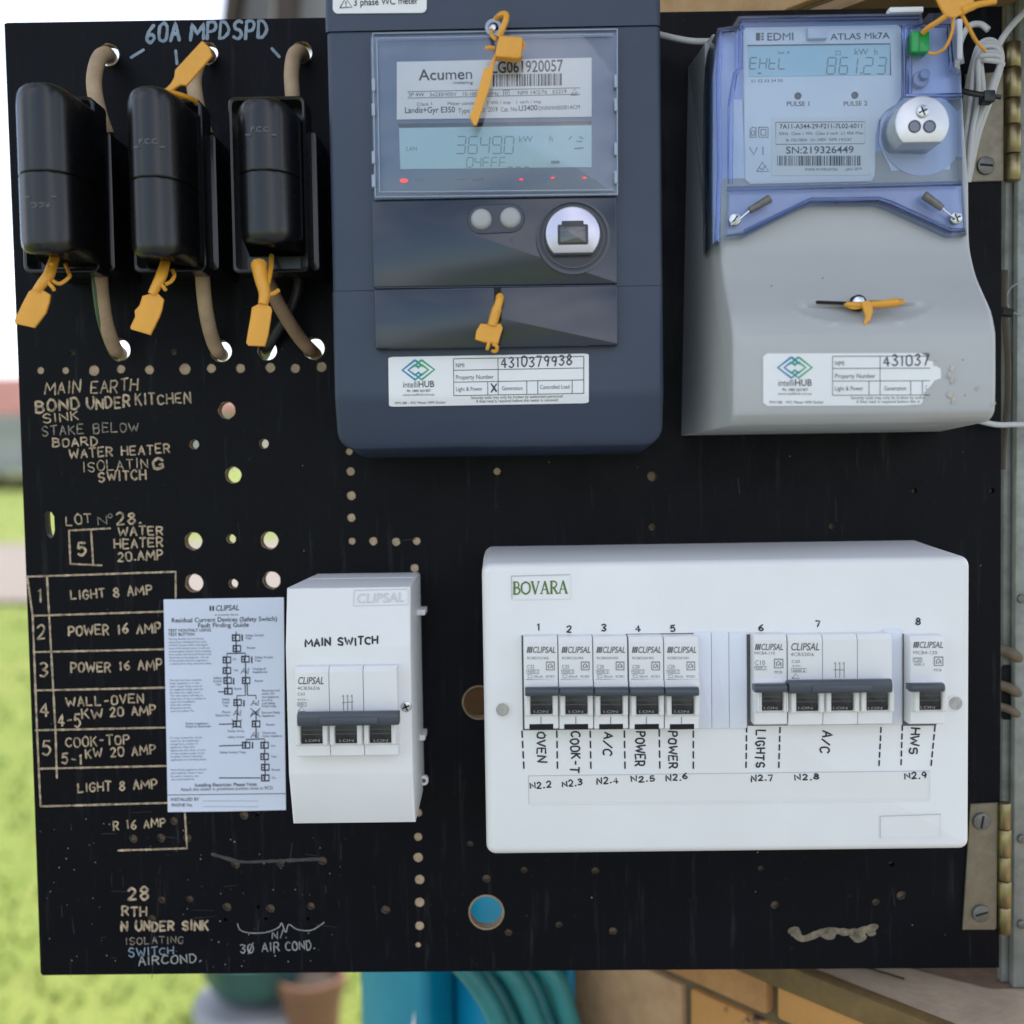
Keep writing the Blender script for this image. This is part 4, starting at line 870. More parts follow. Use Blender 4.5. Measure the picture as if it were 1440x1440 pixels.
# grey back shell seen along the left side, above the terminal cover
b = MB(); x_l, zz0, zz1 = X(969, 200, 0), Z(344, 0, 969), Z(98, 0, 969)
b.loft([[(x_l, .3, zz0), (gx1 + 4, .3, zz0), (gx1 + 4, .3, zz1), (x_l, .3, zz1)], [(gx0 - 3, 40, zz0 + 3), (gx1 + 1, 40, zz0 + 3), (gx1 + 1, 40, Z(30, 40, 1040)), (gx0 - 3, 40, Z(60, 40, 1003))]]); b.build('back_shell', mat('shell_grey', (.30, .31, .32), .5), m2)
# body under the clear cover
OUT = [(1018, 334), (1002, 344), (1001, 230), (1002, 104), (1006, 50), (1010, 38), (1030, 35), (1039, 21), (1298, 17), (1299, 29), (1308, 17), (1331, 16), (1343, 31), (1344, 92), (1353, 99), (1356, 257), (1361, 330), (1336, 331), (1252, 292), (1235, 286), (1141, 286), (1120, 295), (1044, 333)]
o2 = poly(OUT, 68)
b = MB(); b.prism(inset(o2, 3.2), 30, 57.5, .8, 2); b.build('body', M_body, m2, 30)
b = MB(); b.prism(o2, 40, 68, 1.6, 3); cvr = b.build('clear_cover', M_tint, m2, 30)
# stepped rims of the cover, seen as deeper blue bands
b = MB()
def rimband(pts, r, d): b.tube([at(x, y, d) for x, y in pts], r, 8, False)
for pts in ([(1012, 44), (1034, 42), (1043, 29), (1292, 25)], [(1008, 340), (1012, 240), (1010, 108), (1014, 46)], [(1047, 326), (1121, 290), (1141, 281), (1236, 280), (1254, 286), (1337, 324), (1356, 324)], [(1022, 266), (1352, 258)], [(1027, 258), (1028, 140), (1034, 104), (1041, 96), (1042, 36)], [(1271, 36), (1272, 135), (1352, 134)], [(1279, 132), (1280, 40), (1302, 36), (1334, 36), (1338, 96)]):
    rimband(pts, 1.25, 67.6)
b.build('cover_ribs', M_tint2, cvr, 40)
for pts, d in (([(1003, 104), (1003, 342), (1021, 332), (1024, 268), (1024, 150), (1034, 100), (1034, 45), (1012, 45)], 60), ([(1270, 36), (1338, 30), (1340, 96), (1350, 102), (1352, 136), (1270, 140)], 60), ([(1042, 24), (1294, 22), (1294, 36), (1042, 38)], 60.2), ([(1026, 268), (1351, 260), (1355, 322), (1338, 326), (1254, 288), (1236, 282), (1141, 282), (1121, 291), (1046, 327), (1022, 330)], 64.5)):
    b = MB(); b.prism(poly(pts, d), d - 4, d, .6, 1); b.build('inner_shoulder', mat('shoulder_blue', (.50, .56, .86), .35, noise=(30, .15)), cvr)
# white face plate with the notch for the optical port
FP = [(1045, 44), (1049, 38), (1262, 34), (1268, 39), (1268, 135), (1262, 146), (1246, 156), (1236, 170), (1232, 190), (1231, 246), (1226, 255), (1055, 259), (1048, 252)]
b = MB(); b.prism(poly(FP, 62), 56, 62, .7, 2); face = b.build('face_plate', mat('face_plate', (.80, .84, .90), .4), m2)
b = MB(); b.prism(poly([(1024, 150), (1030, 140), (1044, 140), (1048, 259), (1024, 262)], 60), 55, 60); b.prism(poly([(1236, 200), (1260, 255), (1336, 254), (1336, 150), (1320, 145), (1240, 150)], 59.5), 55, 59.5); b.build('inner_plate', mat('inner_plate', (.66, .72, .88), .4), m2)
q = at(1297, 190, 60); b = MB(); b.cyl(q[0], q[2], 20.5, 58, 60.4, 48); b.build('port_well', mat('inner_well', (.48, .55, .74), .4), m2)
b = MB(); quadp(b, [(1052, 65), (1252, 62), (1252, 105), (1053, 108)], 62.3); lc = b.build('display', M_lcd, m2)
b = MB(); ribbon(b, [(1051, 64), (1252, 61.5), (1252.5, 106)], 1.6, 62.4, .1, caps=False); b.build('bezel', M_gink, face, 0)
b = MB(); seg7(b, 'EHtL', 1054, 97, 9.5, 16, 62.3, 1.5, .1, 1.42); seg7(b, '86', 1162, 104, 11.5, 23, 62.3, 1.5, .12, 1.52); seg7(b, '1', 1195, 104, 9, 23, 62.3, 1.5, .12); seg7(b, '23', 1214, 104, 11.5, 23, 62.3, 1.5, .12, 1.62); ribbon(b, [(1210, 103), (1212, 103)], 2, 62.3)
text(b, 'kW  h', 1201, 77, 1235, 77, 8.5, 62.3); text(b, 'Set 4', 1093, 76, 1110, 76, 4.5, 62.3); ribbon(b, [(1175, 72), (1182, 72), (1182, 77), (1175, 77), (1175, 72)], .9, 62.3, caps=False); ribbon(b, [(1066, 103), (1070, 103)], 2, 62.3); b.build('segments', M_seg, lc, 0)
M_fink = mat('faded_ink', (.11, .12, .14), .5)
b = MB(); D = 62
text(b, 'EDMI', 1078, 57, 1117, 56.5, 10.5, D, 1); text(b, 'ATLAS Mk7A', 1168, 56, 1251, 54, 8.5, D, 1); bar(b, 1063, 46, 1069, 57, D); 
for k in range(3): bar(b, 1070.5, 46 + 4 * k, 1074, 48.5 + 4 * k, D)
text(b, 'S1 S2 S3 S4 S5', 1056, 116, 1101, 115, 4, D); text(b, 'PULSE 1', 1106, 149, 1140, 149, 6.2, D, 1); text(b, 'PULSE 2', 1186, 149, 1220, 148, 6.2, D, 1)
for pts in ([(1055, 193), (1055, 182), (1058, 179), (1063, 179), (1063, 193), (1055, 193)], [(1067, 179), (1080, 179), (1080, 193), (1067, 193), (1067, 179)], [(1070, 182), (1077, 182), (1077, 190), (1070, 190), (1070, 182)], [(1054, 207), (1060, 218), (1065, 207)], [(1073, 206), (1073, 218)], [(1064, 241), (1072, 228), (1081, 241), (1064, 241)], [(1068, 236), (1072, 239), (1077, 233)], [(1057, 190), (1061, 190), (1061, 184), (1057, 184), (1057, 190)]): ribbon(b, pts, 1.1, D, caps=False)
b.build('print', M_fink, face, 0)
for a, c in ((1122, 135), (1202, 134)):
    q = at(a, c, 62); b = MB(); b.cyl(q[0], q[2], 1.8, 60, 62.5, 18, .4); b.build('pulse_led', mat('led_dark', (.10, .12, .15), .2), face)
b = MB(); quadp(b, [(1085, 166), (1224, 164), (1224, 246), (1085, 247)], 62.4); lb = b.build('label', mat('label_pale', (.78, .80, .80), .45), m2)
b = MB(); D = 62.4
text(b, '7A11-A344-29-F211-7L02-6011', 1096, 181, 1214, 180, 6.3, D, 1); text(b, '50Hz  Class 1 Wh  Class 2 varh  L1 40A Max', 1095, 190, 1214, 189, 4.2, D); text(b, 'Ib 10(100)A  Un 240V  NMI 14/2/67', 1105, 199, 1198, 198, 4.2, D)
text(b, 'SN:219326449', 1105, 216, 1201, 215, 9.5, D, 1); text(b, 'MADE IN MALAYSIA', 1132, 240, 1178, 240, 3.8, D); text(b, 'JAN 2019', 1190, 240, 1212, 239, 3.8, D)
ribbon(b, [(1091, 172), (1216, 171), (1216, 202), (1091, 203), (1091, 172)], .8, D, caps=False); b.build('print', mat('blue_black_ink', (.03, .045, .07), .5), lb, 0)
b = MB(); barcode(b, 1093, 219, 1212, 233, D, 70); b.build('barcode', MATS['blue_black_ink'], lb, 0)
q0, q1, q2, q3 = rect(1135, 38, 1163, 55, 64); b = MB(); b.rbox(q0, q1, q2, q3, 60, 65, .6, .5); b.build('window_latch', mat('latch', (.70, .74, .84), .35), m2)
q0, q1, q2, q3 = rect(1252, 8, 1300, 16, 64); b = MB(); b.rbox(q0, q1, q2, q3, 58, 63, .6, .5); b.build('top_tab', M_white, m2)
q0, q1, q2, q3 = rect(1338, 34, 1346, 90, 55); b = MB(); b.rbox(q0, q1, q2, q3, 40, 62, .6, .5); b.build('side_tab', mat('latch', (.7, .74, .84)), m2)
# optical port
q = at(1297, 173, 80); ox, oz = q[0], q[2]
b = MB(); b.prism(dcut(ox, oz, 13.2, 9.3), 58, 80, .7, 2); b.build('port_disc', mat('nickel', (.66, .67, .69), .33, .7, noise=(60, .12)), m2)
for a, c in ((1286, 178), (1307, 178)):
    q = at(a, c, 80); b = MB(); b.cyl(q[0], q[2], 2.9, 78, 80.1, 20); hh_ = b.build('port_hole', mat('port_grey', (.16, .19, .25), .2), m2); b = MB(); b.ring(q[0], q[2], 3.1, 2.6, 79, 80.3, 20); b.build('hole_rim', M_hole, hh_)
def screw(parent, px, py, r, d, m, name='screw', cross=True, th=1.2, ang=.4):
    q = at(px, py, d); k = r / F * (610 - d); b = MB(); b.prism(circ(q[0], q[2], k, 20), d - 2, d + th, min(.6, k * .3), 2); s = b.build(name, m, parent)
    b = MB()
    for a in ((ang, ang + math.pi / 2) if cross else (ang,)):
        c_, s_ = math.cos(a) * k * .72, math.sin(a) * k * .72; n_, m_ = -math.sin(a) * k * .13, math.cos(a) * k * .13
        b.face([(q[0] + c_ + n_, d + th + .05, q[2] + s_ + m_), (q[0] - c_ + n_, d + th + .05, q[2] - s_ + m_), (q[0] - c_ - n_, d + th + .05, q[2] - s_ - m_), (q[0] + c_ - n_, d + th + .05, q[2] + s_ - m_)])
    b.build('screw_slot', M_hole, s, 0); return s
screw(m2, 1297, 157, 9, 79.9, M_steel)
screw(m2, 1033, 309, 8.5, 69, M_steel, cross=False, ang=.9); screw(m2, 1344, 307, 8.5, 69, M_steel)
q = at(1294, 112, 62); b = MB(); b.cyl(q[0], q[2], 4.2, 56, 64, 20, .8); b.cyl(q[0] + .8, q[2] + 1.2, 2.6, 64, 67, 16, .6); b.build('cover_bolt', mat('bolt_blue', (.32, .38, .60), .3), m2)
q0, q1, q2, q3 = rect(1282, 43, 1308, 73, 71); b = MB(); b.rbox(q0, q1, q2, q3, 62, 71, 1.2, .8); gs = b.build('green_seal_block', mat('green_plastic', (.01, .32, .07), .3), m2); b = MB(); b.rbox(q0 + 3.4, q0 + 4.2, q2 + .5, q3 - .5, 70, 71.3, .2, .1); b.build('block_rib', mat('green_dark', (.01, .2, .05), .3), gs)
# lead seals
def lead(label, a, c, e):
    t = thing('lead_seal', label, 'seal', at(*a, 71), 'crimped wire seals on the clear cover')
    b = MB(); b.tube([at(*a, 71), at((a[0] + c[0]) / 2, (a[1] + c[1]) / 2 + 1, 72), at(*c, 72)], .55, 6); b.build('wire', M_steel, t)
    b = MB(); p, q = Vector(at(*c, 72)), Vector(at(*e, 72)); b.tube([p, p + (q - p) * .15, p + (q - p) * .8, q], lambda k: 1.5 + .9 * k - (.5 if k > .9 else 0), 12); b.build('ferrule', mat('lead', (.23, .225, .21), .5, .6, noise=(200, .4)), t)
lead('crimped wire seal at the left corner of the clear blue cover', (1028, 316), (1054, 296), (1083, 279)); lead('crimped wire seal at the right corner of the clear blue cover', (1344, 307), (1325, 293), (1299, 274))
# grey cover: scoop, slot and screw
b = MB(); ribbon(b, [(1149, 425), (1190, 426.5), (1270, 423)], 5, d_g, .12); b.build('slot', M_hole, tcov, 0)
ds = d_g(Z(426, 84, 1207)); q = at(1207, 426, ds); b = MB(); b.cyl(q[0], q[2], 4.0, ds - 6, ds + .4, 22); b.build('screw_well', M_hole, tcov)
screw(m2, 1207, 426, 9, ds + .6, M_steel, cross=False, ang=0)
TORN = [(0, .06), (.02, 0), (.72, 0), (.757, .02), (.765, .14), (.80, .17), (.815, .26), (.83, .30), (.832, .48), (.80, .53), (.785, .62), (.752, .76), (.75, .88), (.738, .98), (.65, 1.0), (.02, 1.0), (0, .94)]
sticker(m2, ((1073, 497), (1374, 496), (1374, 570), (1073, 571)), lambda z: d_g(z) + .1, '431037', TORN)
b = MB(); rnd = random.Random(4)
for (a, c, r) in ((1340, 517, 6), (1335, 527, 5), (1340, 535, 5), (1336, 555, 6), (1341, 563, 6), (1374, 546, 3.5), (1316, 510, 4), (1398, 568, 4)):
    ang = rnd.uniform(0, 3); b.face([at(a + r * rnd.uniform(.35, 1) * math.cos(k * 1.05), c + r * rnd.uniform(.5, 1.3) * math.sin(k * 1.05), lambda z, k=k: d_g(z) + .3 + .5 * (k % 3)) for k in range(6)])
b.build('torn_paper', mat('torn_paper', (.62, .58, .52), .7, noise=(300, .4)), tcov, 0)
b = MB()
for a, c in ((1354, 506), (1357, 556), (1176, 286), (1157, 391), (1085, 402)): b.face([at(a + 1.2 * math.cos(k), c + 1.2 * math.sin(k), lambda z: d_g(z) + .15) for k in range(6)])
b.build('speck', M_gink, tcov, 0)
# its seals
seal('yellow seal through the screw of the pale grey cover', [(1212, 424), (1222, 422), (1227, 428), (1228, 438), (1224, 450), (1217, 458), (1215, 455), (1218, 444), (1214, 434)], 92, 1.2, (((1190, 428, 87), (1212, 429, 89), (1235, 428, 90), (1262, 425, 90)), lambda k: 1.3 + .9 * k), ((((1262, 424, 90), (1271, 423, 89)), .7), (((1262, 427, 90), (1270, 426, 89)), .7), (((1188, 428, 86), (1200, 433, 88), (1214, 431, 89)), .9)))
seal('yellow seal flag at the top edge above the green block', [(1312, -14), (1366, -22), (1372, 12), (1352, 20), (1342, 25), (1330, 22), (1322, 8)], 84, 1.4, (((1352, 16, 83), (1372, 7, 83), (1400, 2, 82)), lambda k: 2.0 - .7 * k), ((((1331, 22, 83), (1318, 31, 80), (1304, 40, 75), (1298, 46, 72)), 1.3), (((1340, 22, 82), (1339, 44, 80), (1330, 66, 77), (1316, 75, 73), (1306, 74, 70)), .75), (((1352, 20, 82), (1362, 38, 80), (1373, 58, 76), (1386, 72, 70)), .9)))
# ------------------------------------------------------------------ data cables at the pale meter
M_gc = mat('grey_data_cable', (.55, .56, .57), .5, noise=(40, .15))
tag((lambda b: (b.tube([at(925, 48, 22), at(950, 54, 24), at(975, 58, 22), at(1003, 58, 12)], 1.7, 10), b.build('data_cable', M_gc, None, 70))[1])(MB()), 'thin white cable bridging the gap between the two meters', 'cable')
dc = thing('data_cable', 'coiled bundle of pale grey data cable right of the pale meter', 'cable', at(1375, 250, 10))
for k in [0, .8, 1.6, 2.4, 3.2, 4, 4.8, 5.6]:
    dd = 12 + 3.0 * ((k * 1.25) % 3) + 1.2 * k; b = MB()
    b.tube([at(1352 + k * 2.2, 262 - 3 * k, dd - 8), at(1354 + k * 3.0, 190, dd - 2), at(1358 + k * 4.4, 138, dd), at(1364 + k * 2.2 + 3, 92 - k, dd + 3), at(1378 + k * 1.5, 62 + k * 4, dd + 6), at(1398 + k * 2, 58 + k * 5.5, dd + 5), at(1409 - k * 1.2, 84 + k * 3, dd + 3), at(1396 - k * 1.2, 132, dd), at(1376 - k * 1.5, 190, dd - 3), at(1362 - k * .8, 256, dd - 8)], 1.5, 8); b.build('loop', M_gc, dc, 70)
b = MB(); b.tube([at(1400, 72, 18), at(1412, 50, 14), at(1428, 30, 8), at(1450, 8, 0)], 1.75, 8); b.tube([at(1352, 90, 10), at(1350, 62, 12), at(1362, 38, 14), at(1378, 34, 14), at(1390, 42, 16)], 1.75, 8); b.build('tail', M_gc, dc, 70)
zt_ = thing('cable_tie', 'black cable tie strapping the grey cable bundle', 'cable tie', at(1380, 135, 20)); M_blk = mat('black_nylon', (.012, .012, .013), .4)
b = MB(); b.tube([at(1350, 127, 28), at(1366, 131, 31), at(1384, 134, 31), at(1397, 135, 28)], 1.6, 8); b.build('strap', M_blk, zt_); b = MB(); p0, p1, p2, p3 = rect(1382, 128, 1398, 144, 31); b.rbox(p0, p1, p2, p3, 26, 33, .8, .5); b.build('head', M_blk, zt_); b = MB(); b.tube([at(1397, 135, 30), at(1408, 137, 31)], 1.3, 6); b.build('tail', M_blk, zt_)
tag((lambda b: (b.tube([at(1370, 590, 12), at(1400, 597, 8), at(1425, 597, 4), at(1450, 597, 0)], 1.6, 8), b.build('data_cable', M_gc, None, 70))[1])(MB()), 'thin pale cable leaving the lower right corner of the pale meter', 'cable')
oc = thing('cable', 'old brown cable running down behind the board\'s right edge', 'cable', at(1414, 640, -12))
b = MB(); b.tube([at(1413, 380, -9), at(1412, 430, -9), at(1417, 500, -9), at(1417, 560, -9), at(1411, 620, -9), at(1409, 660, -11)], 1.9, 8); b.build('sheath', mat('old_brown_cable', (.075, .055, .035), .6, noise=(50, .4)), oc); b = MB(); b.tube([at(1408, 438, -7), at(1423, 440, -7)], 2.6, 8); b.build('tape', M_blk, oc)
for k, (y, lab) in enumerate(((918, 'upper brown cable loop poking out beside the distribution box'), (968, 'middle brown cable loop poking out beside the distribution box'), (998, 'lowest brown cable loop poking out beside the distribution box'))):
    b = MB(); b.tube([at(1398, y - 6, -9), at(1412, y - 3, -8), at(1424, y + 2, -7), at(1432, y + 8, -11)], 3.4 - .5 * k, 10); tag(b.build('cable_loop', mat('brown_loop', (.17, .125, .08), .6, noise=(80, .4)), None, 70), lab, 'cable', 'cable loops at the hinge side')
b = MB(); q0, q1, q2, q3 = rect(1408, 935, 1430, 1012, -14.5); b.rbox(q0, q1, q2, q3, -14.9, -14.3, 2, .1)
b.build('cable_opening', M_hole, gbx)

# ================================================================== HINGES
def hinge(label, leaf, scr, kn, segs):
    t = thing('hinge', label, 'hinge', at(kn[0], segs[-1], 0), 'brass butt hinges')
    b = MB(); b.prism(poly(leaf, 1.6), .1, 1.6, .4, 1); lf = b.build('leaf', M_leaf, t)
    for a, c in scr: screw(t, a, c, 12.5, 1.8, M_screw, cross=False, th=1.5, ang=random.uniform(-.1, .3) if c < 400 or c > 1200 else 1.4)
    for i, (a, c) in enumerate(zip(segs, segs[1:])):
        x0 = X(kn[0], (a + c) / 2, 4); x1 = X(kn[1], (a + c) / 2, 4); r = (x1 - x0) / 2; xm = (x0 + x1) / 2; b = MB(); za, zc = Z(a, 4, kn[0]), Z(c, 4, kn[0]); rr = r * (1.0 if i % 2 else .93)
        b.loft([[(xm + q * math.cos(k * math.pi / 10), 2 + q * math.sin(k * math.pi / 10), z) for k in range(20)] for q, z in ((rr * .9, zc + .15), (rr, zc + .6), (rr, za - .6), (rr * .9, za - .15))]); b.build('knuckle', M_brass, t, 50)
hinge('upper brass hinge behind the grey cable bundle', [(1358, 104), (1412, 100), (1412, 254), (1362, 256), (1356, 250)], ((1386, 233),), (1414, 1438), (58, 95, 138, 175, 216, 254))
hinge('lower brass hinge below the distribution box', [(1365, 1131), (1404, 1129), (1402, 1306), (1399, 1308), (1354, 1308)], ((1380, 1155), (1379, 1284)), (1405, 1424), (1130, 1167, 1206, 1240, 1277, 1315))

# ================================================================== FAULT FINDING GUIDE
gd = thing('instruction_sheet', 'bluish white paper fault finding guide with a flow chart', 'instruction sheet', at(318, 1141, 0))
b = MB(); b.prism(poly([(230, 843), (315, 841.5), (399, 840), (400, 990), (402, 1139), (320, 1141), (236, 1142), (233, 990)], .5), .1, .5); M_pap = mat('blue_white_paper', (.66, .71, .83), .5, noise=(14, .06), bump=(30, .3, .0015)); pp_ = b.build('paper', M_pap, gd)
D = .5; b = MB(); M_nav = mat('navy_ink', (.018, .022, .04), .6)
text(b, 'CLIPSAL', 303, 859, 336, 858, 7.5, D, 1, .15); bar(b, 294.5, 852, 297, 859, D); bar(b, 298.5, 852, 301, 859, D); text(b, 'by Schneider Electric', 302, 866, 336, 865.5, 2.6, D)
text(b, 'Residual Current Devices (Safety Switch)', 241, 875.5, 390, 873, 6.2, D, 1); text(b, 'Fault Finding Guide', 278, 882.5, 350, 881.5, 6.2, D, 1)
text(b, 'TEST MONTHLY USING', 236.5, 889, 297, 888, 4.2, D, 1); text(b, 'TEST BUTTON', 236.5, 894.5, 274, 894, 4.2, D, 1)
text(b, 'Installing Electrician Please Note:', 274, 1106.5, 362, 1105, 4.8, D, 1); text(b, 'Attach this sticker in prominent position close to RCD', 254, 1112.5, 384, 1110, 4.6, D)
ribbon(b, [(236, 1118), (402, 1116)], .9, D, caps=False); text(b, 'INSTALLED BY', 240, 1126.5, 280, 1126, 4.4, D, 1); text(b, 'PHONE No.', 241, 1134.5, 271, 1134, 4.4, D, 1)
for y in (1126, 1134):
    for k in range(26): bar(b, 286 + k * 3, y, 287.6 + k * 3, y + .7, D)
b.build('print', M_nav, pp_, 0)
b = MB(); M_nav2 = mat('small_print', (.12, .14, .20), .6)
para = [(237, 900, 298, ['Warning: Residual Current Devices', 'only protect individuals from active', 'to Earth Current which is the largest', 'cause of all electrocution. It will not', 'protect against electric shock resulting', 'from contact with Active & Neutral wires.', 'Electricity can be dangerous - the use', 'of this product cannot be regarded as', 'a substitute for basic electrical safety.'], 4.35),
 (238, 958, 290, ['This may have been caused by', 'faulty appliance or in the', 'water supply. Keep a note of', 'the appliances being used and', 'the times this might occur.', 'This information will help an', 'electrician, if one is needed to', 'check the installation.', 'Otherwise continue.', 'Disconnect and also', 'cover all outdoor Pty.'], 4.35),
 (239, 1039, 291, ['If a trip caused by circuit', 'check for all unattended', 'damage from a number of', 'appliances. Plug some', 'appliances into other circuits', 'or have another power circuit', 'installed. Check individual', 'appliances for Earthing faults.'], 4.4),
 (240, 1084, 290, ['Have faulty appliance tested', 'and repaired. Steam irons,', 'fry pans, heaters, etc', 'may need attention.'], 4.5)]
for x, y, x1, ls, st in para:
    mxl = max(len(s) for s in ls)
    for k, s in enumerate(ls): text(b, s, x + k * .15, y + k * st, x + (x1 - x) * len(s) / mxl, y + k * st - .8, 2.7, D)
for s, x, y, x1 in (('Safety Switch', 345, 895, 371), ('Trips', 345, 899, 354), ('Reset', 347, 912.5, 359), ('On', 327, 928.5, 333), ('Safety Switch', 358, 926, 384), ('Trips', 358, 930.5, 367), ('Test', 328, 944, 335), ('Unplug all', 355, 942, 374), ('Appliances', 355, 946.5, 376), ('Safety', 300, 955, 312), ('Switch', 300, 959.5, 312), ('Trips', 303, 964, 311), ('Reset', 358, 959, 370), ('Reset', 329, 970, 340), ('Reconnect and', 368, 972.5, 393), ('switch ON', 368, 977, 386), ('one appliance', 368, 981.5, 392), ('at a time', 368, 986, 383), ('until Safety', 368, 990.5, 387), ('Switch trips', 368, 994.5, 389), ('Safety', 312, 985, 323), ('Switch', 312, 989.5, 323), ('Trips', 314, 994, 321), ('Phone', 312, 1003, 324), ('Electrician', 303, 1007.5, 324), ('Remove Faulty', 368, 1003.5, 394), ('Appliance', 368, 1008, 386), ('Faulty Installation', 261, 1019, 293), ('Requires Electrician', 261, 1023, 297), ('Reset', 374, 1020.5, 386), ('Faulty wiring', 320, 1029.5, 343), ('Safety Switch', 320, 1038, 344), ('Disconnect', 369, 1032, 388), ('Other Appliance', 369, 1036.5, 397), ('Safety Switch Trips', 309, 1059.5, 346), ('On', 381, 1050.5, 388), ('Test', 381, 1065.5, 389), ('Reset', 382, 1084, 394), ('On', 382, 1095.5, 389)):
    text(b, s, x, y, x1, y - .3, 3, D, 1)
b.build('small_print', M_nav2, pp_, 0)
b = MB()
def sw(x, y): bar(b, x - 6, y - 5, x + 6, y + 5, D, .15)
def sw2(x, y, c): bar(c, x + .5, y - 3, x + 4.5, y + 3, D, .3); bar(c, x - 4, y - 2.5, x - 2, y - .5, D, .3); bar(c, x - 4, y + 1, x - 2, y + 3, D, .3)
cw = MB(); SW = [(332, 897), (333, 912), (319, 928), (345, 927), (319, 943), (320, 957), (346, 957), (321, 972), (334, 988), (333, 1018), (360, 1018), (346, 1048), (372, 1048), (372, 1064), (373, 1079), (373, 1094)]
for x, y in SW: sw(x, y); sw2(x, y, cw)
for pts in ([(332, 888), (332, 920)], [(319, 922), (319, 919), (345, 918.5), (345, 922)], [(319, 930), (320, 972)], [(345, 930), (345.5, 957)], [(344.5, 962), (345, 978), (333, 978.5), (333, 983)], [(347.5, 962), (348, 978), (360, 978), (360, 983)], [(334, 993), (333, 1013)], [(360, 1000), (360, 1038)], [(346, 1043), (346, 1040), (360, 1039.5), (372, 1039), (372, 1043)], [(372, 1052), (373, 1094)], [(307, 973), (315, 973)], [(308, 1018.5), (328, 1018)], [(308, 1049), (340, 1048)], [(308, 1094), (366, 1094)]): ribbon(b, pts, 1.5, D, caps=False)
for x, y in ((345, 943), (334, 1002), (359, 988), (359, 1002), (359, 1033)):
    ribbon(b, [(x - 6, y + 4), (x - 2, y - 3), (x + 1, y + 2), (x + 5, y - 4), (x + 4, y + 4), (x - 3, y + 1)], 1.1, D)
for x, y in ((333, 1018), (359, 1002)): ribbon(b, [(x - 7, y - 6), (x + 7, y + 6)], 1, D); ribbon(b, [(x + 7, y - 6), (x - 7, y + 6)], 1, D)
for x, y in ((340.5, 897), (354, 928), (328.5, 958), (343, 989), (355, 1048)): ribbon(b, [(x, y + 4), (x, y - 4)], 2, D)
b.build('flow_chart', M_nav, pp_, 0); cw.build('flow_chart_windows', M_pap, pp_, 0)
